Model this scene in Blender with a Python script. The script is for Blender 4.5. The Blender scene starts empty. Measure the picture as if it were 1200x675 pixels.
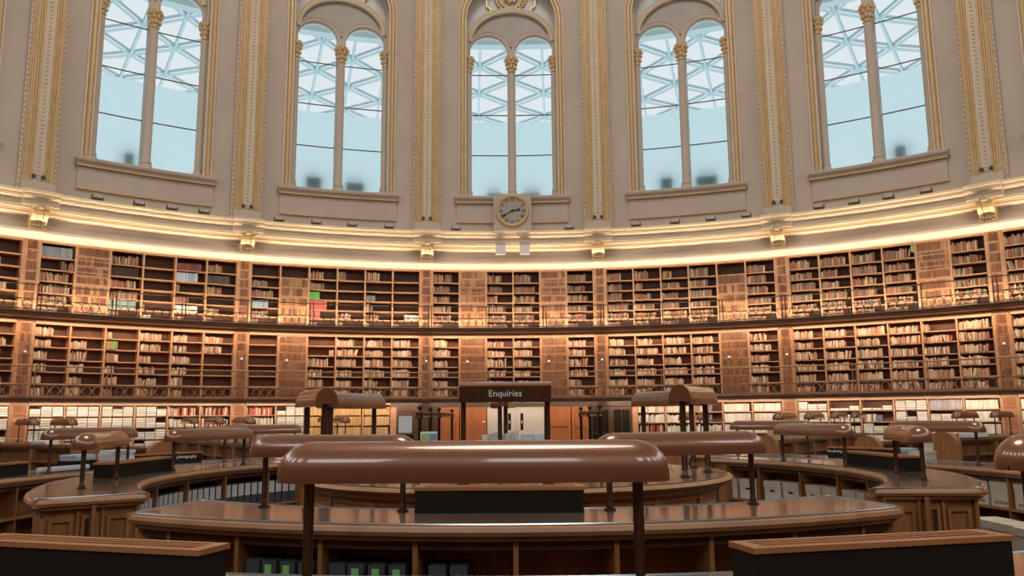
import bpy, math, random
from mathutils import Vector, Matrix
random.seed(7)
SC = bpy.context.scene
COL = SC.collection
PI = math.pi
def rad(a): return a * PI / 180.0
def lin(c):
    c /= 255.0
    return c / 12.92 if c <= 0.04045 else ((c + 0.055) / 1.055) ** 2.4
def C(r, g, b): return (lin(r), lin(g), lin(b), 1.0)

# ------------------------------------------------------------------ camera
EYE = 1.75
F, PITCH, ROLL, YAW = 965.97, 0.15499, 0.008009, -0.0011022
CX, CY = -0.00528, -10.2429
def ray(x, y):
    U = (x - 600) / F; V = (337.5 - y) / F
    c, s = math.cos(ROLL), math.sin(ROLL); U, V = c*U + s*V, -s*U + c*V
    c, s = math.cos(PITCH), math.sin(PITCH); Y = c - s*V; Z = s + c*V
    c, s = math.cos(YAW), math.sin(YAW); X, Y = c*U + s*Y, -s*U + c*Y
    return Vector((X, Y, Z))
fw = ray(600, 337.5); rt = (ray(600 + F, 337.5) - fw).normalized(); upv = (ray(600, 337.5 - F) - fw).normalized()
cam_d = bpy.data.cameras.new('camera'); cam = bpy.data.objects.new('camera', cam_d); COL.objects.link(cam)
cam_d.sensor_width = 36; cam_d.lens = F / 1200 * 36; cam_d.clip_end = 300
m = Matrix((rt, upv, -fw.normalized())).transposed().to_4x4(); m.translation = (CX, CY, EYE)
cam.matrix_world = m
SC.camera = cam

# ------------------------------------------------------------------ view and world
SC.view_settings.view_transform = 'Standard'; SC.view_settings.look = 'None'
SC.view_settings.gamma = 1; SC.view_settings.exposure = 0.0; SC.view_settings.use_curve_mapping = False
W = bpy.data.worlds.new('overcast_sky'); SC.world = W; W.use_nodes = True
bg = W.node_tree.nodes['Background']; bg.inputs[0].default_value = (0.95, 0.97, 1.0, 1); bg.inputs[1].default_value = 1.1
SC.cycles.max_bounces = 6; SC.cycles.diffuse_bounces = 3; SC.cycles.glossy_bounces = 3; SC.cycles.transparent_max_bounces = 10

# ------------------------------------------------------------------ room numbers
RB = 21.3                      # front plane of the bookcases
RW = 21.6                      # wall of the drum above the cornice
BAY = 18.0
S_BAY = RB * rad(9)
BAYS = range(-3, 4)

def area(name, loc, size, power, col, target=None, sy=None, shape='RECTANGLE', spread=None):
    d = bpy.data.lights.new(name, 'AREA'); d.shape = shape; d.size = size
    if sy: d.size_y = sy
    d.energy = power; d.color = col
    if spread: d.spread = rad(spread)
    o = bpy.data.objects.new(name, d); COL.objects.link(o); o.location = loc
    if target is not None:
        o.rotation_euler = (Vector(target) - Vector(loc)).to_track_quat('-Z', 'Y').to_euler()
    return o
WARM = (1.0, 0.74, 0.50); WARM2 = (1.0, 0.80, 0.60); DAY = (0.84, 0.94, 1.0); NEUT = (1.0, 0.93, 0.86)
P_DOME, P_WIN, P_MID, P_UP, P_LOW, P_CORN, P_FLOOD = 4000, 400, 88, 86, 52, 36, 0
area('dome_lantern_daylight', (0, 0, 33.5), 12, P_DOME, NEUT, (0, 0, 0), shape='DISK')
for k in range(4, 17):         # daylight of the windows behind the camera
    a = rad(k * BAY)
    x, y = 21.3 * math.sin(a), 21.3 * math.cos(a)
    area('window_daylight', (x, y, 14), 3.2, P_WIN, DAY, (0, 0, 9), sy=6.6)
for b in BAYS:                 # strip lamps of the galleries, one run of lamps to each bay, and an added cornice fill
    a = rad(b * BAY)
    def P(r, z): return (r*math.sin(a), r*math.cos(a), z)
    area('gallery_strip_lamp', P(20.60, 4.86), 6.2, P_MID, WARM, P(21.5, 3.35), sy=0.10)
    if b != 0: area('floor_strip_lamp', P(20.62, 2.26), 6.2, P_LOW, WARM2, P(21.6, 1.0), sy=0.10)
    else: area('floor_strip_lamp', P(20.62, 2.26), 6.2, P_LOW * 0.6, WARM2, P(21.6, 1.0), sy=0.10)
    area('gallery_up_lamp', P(20.62, 5.14), 6.2, P_UP, WARM2, P(21.7, 6.3), sy=0.08)
    area('cornice_cove_lamp', P(20.97, 7.67), 6.4, 12, WARM2, P(20.66, 8.6), sy=0.08, spread=125)  # added fill for the cornice; no lamp sits on this moulding
    area('cornice_up_lamp', P(20.47, 5.90), 6.4, P_CORN, WARM2, P(20.75, 8.3), sy=0.08, spread=70)

# ------------------------------------------------------------------ materials
def mat(name, col, rough=0.5, metal=0.0, spec=0.5, coat=0.0):
    m = bpy.data.materials.new(name); m.use_nodes = True
    p = m.node_tree.nodes['Principled BSDF']
    p.inputs['Base Color'].default_value = col; p.inputs['Roughness'].default_value = rough
    p.inputs['Metallic'].default_value = metal; p.inputs['Specular IOR Level'].default_value = spec
    p.inputs['Coat Weight'].default_value = coat
    return m
def noisy(name, c1, c2, scale=(3, 3, 3), rough=0.5, metal=0.0, detail=5, bump=0.0, spec=0.5, coat=0.0, nscale=1.0, lo=0.3, hi=0.7):
    m = mat(name, c1, rough, metal, spec, coat); nt = m.node_tree; N = nt.nodes; L = nt.links
    tc = N.new('ShaderNodeTexCoord'); mp = N.new('ShaderNodeMapping'); mp.inputs['Scale'].default_value = scale
    nz = N.new('ShaderNodeTexNoise'); nz.inputs['Detail'].default_value = detail; nz.inputs['Scale'].default_value = nscale
    cr = N.new('ShaderNodeValToRGB'); cr.color_ramp.elements[0].position = lo; cr.color_ramp.elements[1].position = hi
    cr.color_ramp.elements[0].color = c1; cr.color_ramp.elements[1].color = c2
    L.new(tc.outputs['Object'], mp.inputs[0]); L.new(mp.outputs[0], nz.inputs['Vector'])
    L.new(nz.outputs['Fac'], cr.inputs[0]); L.new(cr.outputs[0], N['Principled BSDF'].inputs['Base Color'])
    if bump:
        bp = N.new('ShaderNodeBump'); bp.inputs['Strength'].default_value = bump; bp.inputs['Distance'].default_value = 0.01
        L.new(nz.outputs['Fac'], bp.inputs['Height']); L.new(bp.outputs[0], N['Principled BSDF'].inputs['Normal'])
    return m
M = {}
M['plaster'] = noisy('plaster', C(184, 167, 150), C(194, 177, 160), (0.5, 0.5, 0.5), 0.8)
M['plaster_grey'] = noisy('plaster_grey', C(214, 212, 208), C(222, 220, 216), (0.6, 0.6, 0.6), 0.8)
M['cream'] = noisy('cream_moulding', C(206, 186, 160), C(216, 196, 170), (2, 2, 2), 0.6)
M['cornice'] = noisy('cornice_cream', C(228, 210, 182), C(236, 218, 192), (2, 2, 2), 0.55)  # brighter copy of the moulding cream, with lamp light put into the colour
M['gold'] = noisy('gilding', C(190, 156, 108), C(204, 172, 126), (4, 4, 4), 0.45, 0.15)
M['gold_pale'] = noisy('pale_gilding', C(238, 208, 152), C(246, 220, 170), (4, 4, 4), 0.4, 0.2)  # colour brightened to stand for light caught along the cornice lines
M['oak'] = noisy('oak', C(172, 124, 88), C(194, 146, 108), (2, 2, 14), 0.42, nscale=1.5)
M['oak_shelf'] = noisy('oak_shelf', C(186, 138, 98), C(206, 158, 116), (2, 2, 14), 0.45)
M['oak_red'] = noisy('oak_panel', C(146, 92, 60), C(168, 110, 74), (3, 3, 0.7), 0.4, nscale=2)
M['back'] = noisy('bookcase_back', C(104, 66, 46), C(122, 80, 58), (2, 2, 2), 0.6)
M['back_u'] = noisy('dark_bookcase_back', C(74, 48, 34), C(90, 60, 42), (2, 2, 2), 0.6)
M['desk_oak'] = noisy('desk_oak', C(138, 92, 52), C(168, 116, 70), (6, 6, 1.0), 0.38, nscale=2)
M['desk_edge'] = noisy('desk_edge_oak', C(146, 102, 66), C(170, 124, 84), (5, 5, 5), 0.32, nscale=1)
M['desk_dark'] = noisy('dark_stained_oak', C(66, 42, 26), C(86, 56, 34), (5, 5, 1.0), 0.5)
M['leather'] = noisy('brown_leather_under_glass', C(104, 84, 72), C(120, 98, 84), (1.2, 1.2, 1.2), 0.26, spec=0.5, coat=1.0)  # brown tone paints the warm room reflections into darker leather
M['leather'].node_tree.nodes['Principled BSDF'].inputs['Coat Roughness'].default_value = 0.10; M['leather'].node_tree.nodes['Principled BSDF'].inputs['Coat IOR'].default_value = 1.8
M['edge_metal'] = mat('grey_edge_strip', C(120, 132, 140), 0.25, 0.6)  # blue-grey colour stands for the reflection along the glass edge
M['bronze'] = noisy('brown_lacquered_metal', C(118, 73, 45), C(126, 80, 50), (2, 2, 2), 0.34, 0.35, coat=1.0)
M['bronze'].node_tree.nodes['Principled BSDF'].inputs['Coat Roughness'].default_value = 0.07
M['post'] = noisy('bronze_post', C(74, 48, 32), C(90, 60, 40), (6, 6, 1), 0.35, 0.5)
M['iron'] = noisy('dark_iron', C(78, 58, 42), C(90, 68, 50), (4, 4, 4), 0.45, 0.4)
M['rail_wood'] = noisy('bronze_rail', C(150, 112, 80), C(170, 130, 96), (4, 4, 4), 0.4, 0.3)
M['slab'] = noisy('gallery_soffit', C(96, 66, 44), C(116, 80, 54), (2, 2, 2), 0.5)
M['black'] = noisy('black_fabric', C(27, 21, 14), C(33, 26, 18), (6, 6, 6), 0.7, spec=0.2)
M['desk_mid'] = noisy('brown_reading_desk_oak', C(106, 74, 48), C(128, 90, 58), (5, 5, 1.0), 0.42, nscale=2)
M['floor'] = noisy('dark_carpet', C(70, 58, 50), C(84, 70, 60), (3, 3, 3), 0.9)
M['steel'] = mat('pale_painted_steel', C(200, 226, 231), 0.5)  # haze seen through the windows is painted into this pale colour
M['dark_metal'] = mat('dark_glazing_bar', C(70, 66, 62), 0.5)
M['white'] = noisy('white_card', C(226, 222, 214), C(236, 232, 224), (3, 3, 3), 0.7)
M['card'] = noisy('buff_card', C(206, 194, 176), C(218, 206, 188), (3, 3, 3), 0.7)
M['ink'] = mat('black_ink', C(28, 24, 22), 0.6)
M['letter'] = mat('cream_lettering', C(244, 240, 230), 0.6)
M['white_paint'] = noisy('white_door_paint', C(214, 200, 186), C(222, 208, 194), (1, 1, 1), 0.5)
M['dark_glass'] = mat('dark_glass', C(40, 36, 30), 0.1)
M['green'] = mat('green_card', C(140, 200, 120), 0.6)
M['grey_box'] = noisy('grey_cast_housing', C(164, 154, 140), C(174, 164, 150), (4, 4, 4), 0.5)
M['file_grey0'] = noisy('dark_grey_casting', C(64, 74, 74), C(74, 84, 84), (4, 4, 4), 0.5)
M['dial'] = noisy('clock_dial', C(158, 148, 138), C(166, 156, 146), (2, 2, 2), 0.5)
M['paper'] = noisy('paper', C(214, 216, 216), C(226, 228, 228), (3, 3, 3), 0.7)
M['blue_paper'] = noisy('pale_blue_paper', C(176, 196, 206), C(190, 208, 216), (3, 3, 3), 0.6)
def glass_mat(name, col):
    m = bpy.data.materials.new(name); m.use_nodes = True; nt = m.node_tree; N = nt.nodes
    N.remove(N['Principled BSDF'])
    t = N.new('ShaderNodeBsdfTransparent'); t.inputs[0].default_value = col
    g = N.new('ShaderNodeBsdfGlossy'); g.inputs['Roughness'].default_value = 0.03
    fr = N.new('ShaderNodeFresnel'); fr.inputs[0].default_value = 1.35
    mx = N.new('ShaderNodeMixShader')
    nt.links.new(fr.outputs[0], mx.inputs[0]); nt.links.new(t.outputs[0], mx.inputs[1]); nt.links.new(g.outputs[0], mx.inputs[2])
    nt.links.new(mx.outputs[0], N['Material Output'].inputs[0])
    return m
M['glass'] = glass_mat('window_glass', (0.90, 0.97, 0.98, 1)); M['roof_glass'] = glass_mat('roof_glass', (0.98, 0.99, 0.99, 1))
def frost_mat():
    m = bpy.data.materials.new('frosted_film'); m.use_nodes = True; nt = m.node_tree; N = nt.nodes
    N.remove(N['Principled BSDF'])
    t = N.new('ShaderNodeBsdfTranslucent'); t.inputs[0].default_value = (0.72, 0.87, 0.89, 1)
    d = N.new('ShaderNodeBsdfDiffuse'); d.inputs[0].default_value = C(200, 220, 224)
    mx = N.new('ShaderNodeMixShader'); mx.inputs[0].default_value = 0.12
    nt.links.new(t.outputs[0], mx.inputs[1]); nt.links.new(d.outputs[0], mx.inputs[2])
    nt.links.new(mx.outputs[0], N['Material Output'].inputs[0])
    return m
M['frost'] = frost_mat()
def attr_mat(name, src, rough=0.6):
    m = mat(name, (1, 1, 1, 1), rough); nt = m.node_tree; N = nt.nodes; L = nt.links
    if src == 'attr':
        a = N.new('ShaderNodeVertexColor'); a.layer_name = 'cover'; c = a.outputs[0]
    else:
        a = N.new('ShaderNodeObjectInfo'); c = a.outputs['Color']
    nz = N.new('ShaderNodeTexNoise'); nz.inputs['Scale'].default_value = 30
    mx = N.new('ShaderNodeMix'); mx.data_type = 'RGBA'; mx.blend_type = 'MULTIPLY'; mx.inputs[0].default_value = 0.25
    L.new(c, mx.inputs[6]); L.new(nz.outputs['Fac'], mx.inputs[7])
    L.new(mx.outputs[2], N['Principled BSDF'].inputs['Base Color'])
    return m
M['book_attr'] = attr_mat('book_cloth_mixed', 'attr')
M['book_obj'] = attr_mat('book_cloth', 'obj')

# ------------------------------------------------------------------ mesh helper
class MB:
    def __init__(s): s.v = []; s.f = []; s.c = []; s.cur = None
    def add(s, vs, fs):
        n = len(s.v); s.v += [tuple(p) for p in vs]
        for f in fs:
            s.f.append([i + n for i in f]); s.c.append(s.cur)
    def box(s, x0, x1, y0, y1, z0, z1, T=None):
        vs = [Vector((x, y, z)) for z in (z0, z1) for x, y in ((x0, y0), (x1, y0), (x1, y1), (x0, y1))]
        if T is not None: vs = [T @ p for p in vs]
        s.add(vs, [(0, 3, 2, 1), (4, 5, 6, 7), (0, 1, 5, 4), (1, 2, 6, 5), (2, 3, 7, 6), (3, 0, 4, 7)])
    def bbox(s, s0, s1, o0, o1, z0, z1, n=None):
        """box bent round the room: s along the wall, o inward from the bookcase front, z up (bay-local frame)"""
        if n is None: n = max(1, int(abs(s1 - s0) / 0.9 + 0.5))
        vs = []
        for i in range(n + 1):
            a = (s0 + (s1 - s0) * i / n) / RB
            for o, z in ((o0, z0), (o1, z0), (o1, z1), (o0, z1)):
                vs.append(((RB - o)*math.sin(a), (RB - o)*math.cos(a) - RB, z))
        fs = [(0, 1, 2, 3), tuple(4*n + i for i in (3, 2, 1, 0))]
        for i in range(n):
            for j in range(4):
                k = (j + 1) % 4
                fs.append((4*i + j, 4*i + 4 + j, 4*i + 4 + k, 4*i + k))
        s.add(vs, fs)
    def sweep(s, prof, a0, a1, n, closed=True, caps=True):
        """profile [(r, z)] swept round the room centre between two azimuths (degrees)"""
        m_ = len(prof); vs = []
        for i in range(n + 1):
            a = rad(a0 + (a1 - a0) * i / n)
            for r, z in prof: vs.append((r*math.sin(a), r*math.cos(a), z))
        fs = []
        for i in range(n):
            for j in range(m_ if closed else m_ - 1):
                k = (j + 1) % m_
                fs.append((m_*i + j, m_*i + m_ + j, m_*i + m_ + k, m_*i + k))
        if caps and closed:
            fs.append(tuple(range(m_))); fs.append(tuple(m_*n + j for j in reversed(range(m_))))
        s.add(vs, fs)
    def tube(s, pts, r, n=6, closed=False):
        pts = [Vector(p) for p in pts]; N = len(pts); vs = []; fs = []
        prev = None
        for i, p in enumerate(pts):
            if closed: t = pts[(i + 1) % N] - pts[i - 1]
            else: t = pts[min(i + 1, N - 1)] - pts[max(i - 1, 0)]
            t.normalize()
            u = prev if prev is not None else (Vector((0, 0, 1)) if abs(t.z) < 0.9 else Vector((1, 0, 0)))
            b = t.cross(u).normalized(); u = b.cross(t).normalized(); prev = u
            rr = r[i] if isinstance(r, (list, tuple)) else r
            for k in range(n):
                a = 2*PI*k/n; vs.append(p + u*(rr*math.cos(a)) + b*(rr*math.sin(a)))
        for i in range(N if closed else N - 1):
            for k in range(n):
                j = (i + 1) % N
                fs.append((i*n + k, i*n + (k+1) % n, j*n + (k+1) % n, j*n + k))
        if not closed:
            fs.append(tuple(reversed(range(n)))); fs.append(tuple((N-1)*n + k for k in range(n)))
        s.add(vs, fs)
    def lathe(s, prof, n=16, c=(0, 0)):
        vs = []; fs = []; m_ = len(prof)
        for r, z in prof:
            for k in range(n):
                a = 2*PI*k/n; vs.append((c[0] + r*math.cos(a), c[1] + r*math.sin(a), z))
        for i in range(m_ - 1):
            for k in range(n): fs.append((i*n + k, i*n + (k+1) % n, (i+1)*n + (k+1) % n, (i+1)*n + k))
        fs.append(tuple(reversed(range(n)))); fs.append(tuple((m_-1)*n + k for k in range(n)))
        s.add(vs, fs)
    def prism(s, poly, z0, z1):
        n = len(poly)
        vs = [(x, y, z0) for x, y in poly] + [(x, y, z1) for x, y in poly]
        s.add(vs, [tuple(reversed(range(n))), tuple(range(n, 2*n))] + [(i, (i+1) % n, n + (i+1) % n, n + i) for i in range(n)])
    def ball(s, c, r, n=8, m_=6, sc=(1, 1, 1)):
        prof = [(max(r*math.sin(PI*i/m_), 1e-4), -r*math.cos(PI*i/m_)) for i in range(m_ + 1)]
        k0 = len(s.v); s.lathe(prof, n)
        for i in range(k0, len(s.v)):
            x, y, z = s.v[i]; s.v[i] = (c[0] + x*sc[0], c[1] + y*sc[1], c[2] + z*sc[2])
    def mesh(s, name, mt, smooth=False):
        me = bpy.data.meshes.new(name); me.from_pydata(s.v, [], s.f)
        if any(c is not None for c in s.c):
            ca = me.color_attributes.new('cover', 'FLOAT_COLOR', 'CORNER'); arr = []
            for f, c in zip(s.f, s.c): arr += list(c or (.5, .5, .5, 1)) * len(f)
            ca.data.foreach_set('color', arr)
        me.materials.append(mt)
        if smooth:
            me.polygons.foreach_set('use_smooth', [True]*len(me.polygons)); me.set_sharp_from_angle(angle=rad(40))
        me.update(); return me
    def build(s, name, mt, parent=None, smooth=False, loc=None, rz=0):
        return obj(name, s.mesh(name, mt, smooth), parent, loc, rz)
def obj(name, me, parent=None, loc=None, rz=0):
    o = bpy.data.objects.new(name, me); COL.objects.link(o)
    if parent: o.parent = parent
    if loc is not None: o.location = loc
    if rz: o.rotation_euler = (0, 0, rz)
    return o
def fix_normals(me):
    import bmesh
    b = bmesh.new(); b.from_mesh(me); bmesh.ops.recalc_face_normals(b, faces=b.faces); b.to_mesh(me); b.free()
def tag(o, label, cat, group=None, kind=None):
    o['label'] = label; o['category'] = cat
    if group: o['group'] = group
    if kind: o['kind'] = kind
    return o
def struct(o): o['kind'] = 'structure'; return o
def empty(name, loc=(0, 0, 0), rz=0):
    o = bpy.data.objects.new(name, None); COL.objects.link(o); o.location = loc; o.rotation_euler = (0, 0, rz)
    o.empty_display_size = 0.1
    return o
def thing(name, label, cat, loc=(0, 0, 0), rz=0, group=None):
    return tag(empty(name, loc, rz), label, cat, group)
def copy_thing(o, loc, rz, label):
    """copy a thing, its parts and their sub-parts (mesh data shared)"""
    c = o.copy(); COL.objects.link(c); c.location = loc; c.rotation_euler = (0, 0, rz); c['label'] = label
    def rec(src, dst):
        for ch in list(src.children):
            d = ch.copy(); COL.objects.link(d); d.parent = dst; rec(ch, d)
    rec(o, c); return c
def text_mesh(s, size, depth, name, mt, parent, T, spacing=1.0):
    cu = bpy.data.curves.new(name, 'FONT'); cu.body = s; cu.size = size; cu.extrude = depth
    cu.align_x = 'CENTER'; cu.align_y = 'CENTER'; cu.resolution_u = 3; cu.space_character = spacing
    t = bpy.data.objects.new(name, cu); COL.objects.link(t)
    me = bpy.data.meshes.new_from_object(t.evaluated_get(bpy.context.evaluated_depsgraph_get()))
    bpy.data.objects.remove(t); bpy.data.curves.remove(cu)
    me.name = name; me.materials.clear(); me.materials.append(mt); me.transform(T)
    return obj(name, me, parent)
def ring_pt(r, az, z=0.0): return (r*math.sin(rad(az)), r*math.cos(rad(az)), z)

# ================================================================== STRUCTURE
def bay_empty(name, az, z=0.0, R=RB):
    return empty(name, ring_pt(R, az, z), -rad(az))
mb = MB(); mb.lathe([(0.01, -0.12), (23.2, -0.12), (23.2, 0.0), (0.01, 0.0)], 72); struct(mb.build('floor', M['floor']))
# dome, open at the lantern
mb = MB(); prof = []
for i in range(15):
    t = i / 14; ang = rad(74) * t
    prof.append((21.75*math.cos(ang), 20.0 + 13.6*math.sin(ang)))
prof2 = [(r + 0.25, z + 0.2) for r, z in reversed(prof)]
mb.sweep(prof + prof2, 0, 360, 60, caps=False)
struct(mb.build('ceiling', M['plaster'], smooth=True))
# unseen half of the drum, closing the room
mb = MB(); mb.sweep([(RW, 8.6), (RW, 20.1), (RW + .4, 20.1), (RW + .4, 8.6)], 63, 297, 52); struct(mb.build('wall_front', M['plaster']))
mb = MB(); mb.sweep([(RB, 0), (RB, 8.6), (RW + .4, 8.6), (RW + .4, 0)], 63.2, 296.8, 52); struct(mb.build('wall_front_lower', M['oak_red']))
mb = MB(); mb.sweep([(RB + .46, 0), (RB + .46, 8.75), (RW + .6, 8.75), (RW + .6, 0)], -63, 63, 42); struct(mb.build('wall_back_lower', M['back']))

# drum wall with arched openings
OW, OSP = 1.86, 17.85
ZW0, ZW1 = 8.6, 20.1
def wp(x, y, z, R=RW):
    a = x / R; r = R + y
    return (r*math.sin(a), r*math.cos(a) - R, z)
def arch_z(x, w, sp, b=None):
    b = w if b is None else b
    return sp + b*math.sqrt(max(0.0, 1 - (x/w)**2))
LC, LR, LSP, LZ0 = 0.93, 0.765, 16.65, 10.45     # the two lights: centre, radius, spring, foot
def arange(a, b, n): return [a + (b - a)*i/n for i in range(n + 1)]
mbw = MB()
for b in BAYS:
    A = rad(b*BAY)
    def G(p):
        x, y, z = p; y += RW
        return (x*math.cos(A) + y*math.sin(A), -x*math.sin(A) + y*math.cos(A), z)
    half = RW*rad(9)
    xs = arange(-half, -OW, 4) + arange(-OW, OW, 28)[1:] + arange(OW, half, 4)[1:]
    def col(x0, x1, y, z00, z01, z10, z11):   # one quad column
        mbw.add([G(wp(x0, y, z00)), G(wp(x1, y, z10)), G(wp(x1, y, z11)), G(wp(x0, y, z01))], [(0, 1, 2, 3)])
    for x0, x1 in zip(xs, xs[1:]):
        if abs(x0 + x1)/2 > OW: col(x0, x1, 0, ZW0, ZW1, ZW0, ZW1)
        else:
            col(x0, x1, 0, ZW0, 10.38, ZW0, 10.38)
            col(x0, x1, 0, arch_z(x0, OW, OSP), ZW1, arch_z(x1, OW, OSP), ZW1)
    # reveal
    path = [(-OW, 10.38), (-OW, OSP)] + [(-OW*math.cos(PI*i/28), OSP + OW*math.sin(PI*i/28)) for i in range(1, 28)] + [(OW, OSP), (OW, 10.38), (-OW, 10.38)]
    for (x0, z0), (x1, z1) in zip(path, path[1:]):
        mbw.add([G(wp(x0, 0, z0)), G(wp(x1, 0, z1)), G(wp(x1, .62, z1)), G(wp(x0, .62, z0))], [(0, 1, 2, 3)])
struct(mbw.build('wall_back', M['plaster']))

def light_top(x):
    d = abs(abs(x) - LC)
    return LSP + math.sqrt(max(0, LR*LR - d*d)) if d < LR else None
wx = sorted(set([-OW, OW, 0.0] + [sg*v for sg in (-1, 1) for v in [LC + LR*math.cos(PI*i/18) for i in range(19)]]))
def window(n, b):
    e = bay_empty('window_%d' % n, b*BAY, 0, RW); struct(e)
    # tympanum plate with two lights
    mb = MB(); mt = MB()
    for x0, x1 in zip(wx, wx[1:]):
        xm = (x0 + x1)/2
        top0 = arch_z(x0, OW, OSP) + .05; top1 = arch_z(x1, OW, OSP) + .05
        if light_top(xm) is None: z0 = z1 = LZ0 - .1
        else: z0 = light_top(x0) or LSP; z1 = light_top(x1) or LSP
        mb.add([wp(x0, .60, z0), wp(x1, .60, z1), wp(x1, .60, top1), wp(x0, .60, top0),
                wp(x0, .74, z0), wp(x1, .74, z1), wp(x1, .74, top1), wp(x0, .74, top0)], [(0, 1, 2, 3), (7, 6, 5, 4), (0, 4, 5, 1)])
    mb.build('tympanum', M['plaster_grey'], e)
    # cream bands round the lights, V in the middle, and jambs
    mb = MB()
    for sg in (-1, 1):
        for rr, w_, y_ in ((LR + .10, .11, .56), (LR + .20, .045, .50)):
            pts = [wp(sg*LC + rr*math.cos(t), y_, LSP + rr*math.sin(t)) for t in arange(0, PI, 20)
                   if abs(sg*LC + rr*math.cos(t)) < OW + .05 and (sg*LC + rr*math.cos(t))*sg > -0.01]
            mb.tube(pts, w_, 6)
        mb.box(min(sg*1.70, sg*1.88), max(sg*1.70, sg*1.88), .36, .62, LZ0, LSP + .3)
    mb.build('light_surround', M['plaster'], e, True)
    # relieving arch over both lights
    mb = MB(); pts = [wp(1.66*math.cos(t), .48, 17.15 + 1.36*math.sin(t)) for t in arange(0, PI, 26)]
    mb.tube(pts, .10, 8); mb.tube([(p[0]*1.075, p[1] - .02, 17.15 + (p[2] - 17.15)*1.09) for p in pts], .05, 6)
    mb.build('relieving_arch', M['cream'], e, True)
    mb = MB(); lx = arange(-1.62, 1.62, 24)
    for x0, x1 in zip(lx, lx[1:]):
        mb.add([wp(x0, .575, 17.0), wp(x1, .575, 17.0), wp(x1, .575, arch_z(x1, 1.63, 17.15, 1.33)), wp(x0, .575, arch_z(x0, 1.63, 17.15, 1.33))], [(0, 1, 2, 3)])
    # (grey lunette field behind the relieving arch, cut by the light bands)
    mb2 = MB()
    for x0, x1 in zip(lx, lx[1:]):
        lo = []
        for x in (x0, x1):
            d = abs(abs(x) - LC); lo.append(LSP + math.sqrt(max(0, (LR + .2)**2 - d*d)) if d < LR + .2 else LSP)
        mb2.add([wp(x0, .59, lo[0]), wp(x1, .59, lo[1]), wp(x1, .59, max(lo[1], arch_z(x1, 1.63, 17.15, 1.33))), wp(x0, .59, max(lo[0], arch_z(x0, 1.63, 17.15, 1.33)))], [(0, 1, 2, 3)])
    mb2.build('lunette', M['tymp'], e)
    # roundel wreath
    mb = MB()
    for r_, q in ((.62, .05), (.46, .06)):
        mb.tube([wp(r_*math.cos(t), .50, 19.16 + r_*math.sin(t)) for t in arange(0, 2*PI, 24)[:-1]], q, 6, True)
    for i in range(22):
        t = 2*PI*i/22; mb.ball(wp(.54*math.cos(t), .48, 19.16 + .54*math.sin(t)), .075, 6, 4)
    for i in range(7):
        t = 2*PI*i/7; mb.ball(wp(.22*math.cos(t), .50, 19.16 + .22*math.sin(t)), .10, 6, 4)
    mb.build('roundel_wreath', M['gold'], e, True)
    mb = MB()
    for sg in (-1, 1):
        mb.tube([wp(sg*x, .50, z) for x, z in ((.30, 18.42), (.62, 18.36), (.86, 18.46), (.80, 18.62), (.98, 18.74), (1.0, 19.1))], .05, 6)
    mb.build('roundel_scroll', M['gold_pale'], e, True)
    # gilded outer frame
    for nm, off, rr, yy, mt_ in (('gilded_frame', .12, .085, -.03, 'gold'), ('inner_bead', .0, .05, .0, 'cream'), ('outer_bead', .25, .045, -.02, 'cream'), ('reveal_bead', -.05, .05, .30, 'cream')):
        w = OW + off; mb = MB()
        mb.tube([wp(-w, yy, 10.38)] + [wp(-w, yy, z) for z in (12, 14, 16)] + [wp(-w*math.cos(t), yy, OSP + w*math.sin(t)) for t in arange(0, PI, 28)] + [wp(w, yy, z) for z in (16, 14, 12, 10.38)], rr, 6)
        mb.build(nm, M[mt_], e, True)
    # colonnettes
    def colon(x, w, y):
        mb = MB(); mb.lathe([(w*1.5, 10.42), (w*1.5, 10.56), (w*1.15, 10.62), (w*1.3, 10.68), (w, 10.76), (w, 15.7), (w*.97, 15.74)], 14, (0, 0))
        c_ = obj('colonnette', mb.mesh('colonnette', M['plaster'], True), e, wp(x, y, 0))
        mb = MB(); mb.lathe([(w, 15.70), (w*1.25, 15.74), (w*1.05, 15.80), (w*1.25, 16.0), (w*1.75, 16.30), (w*1.8, 16.38), (w*1.2, 16.40)], 14)
        for lv, zz, q, nn in ((0, 15.93, w*1.25, 8), (1, 16.13, w*1.5, 8), (2, 16.27, w*1.75, 8)):
            for i in range(nn):
                t = 2*PI*(i + .5*lv)/nn; mb.ball((q*math.cos(t), q*math.sin(t), zz), w*.42, 6, 4, (1, 1, 1.3))
        obj('capital', mb.mesh('capital', M['gold'], True), c_)
        return c_
    colon(0, .145, .34); colon(-1.72, .12, .34); colon(1.72, .12, .34)
    mb = MB(); mb.box(-.16, .16, .30, .72, 16.38, LSP + .1); mb.build('impost_block', M['plaster'], e)
    mb = MB(); mb.box(-.05, .05, .60, .74, LZ0, LSP); mb.build('mullion', M['dark_metal'], e)
    # panes and glazing bars
    for sg in (-1, 1):
        mb = MB(); c = sg*LC
        pts = [wp(c - LR - .02, .68, LZ0)] + [wp(c + LR + .02, .68, LZ0)] + [wp(c + (LR + .02)*math.cos(t), .68, LSP + (LR + .02)*math.sin(t)) for t in arange(0, PI, 16)]
        mb.add(pts, [tuple(range(len(pts)))]); mb.build('pane', M['glass'], e)
        for zb in (15.76, 14.02, 12.30):
            mb = MB(); mb.tube([wp(c - LR, .645, zb), wp(c, .645, zb), wp(c + LR, .645, zb)], .024, 6); mb.build('glazing_bar', M['dark_metal'], e)
        # frosted lower sheet behind the pane
        mb = MB(); mb.add([wp(x, .86, z) for x, z in ((c - LR - .2, 10.3), (c, 10.3), (c + LR + .2, 10.3), (c + LR + .2, 13.80), (c, 13.80), (c - LR - .2, 13.80))], [tuple(range(6))])
        mb.build('frosted_sheet', M['frost'], e)
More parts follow.
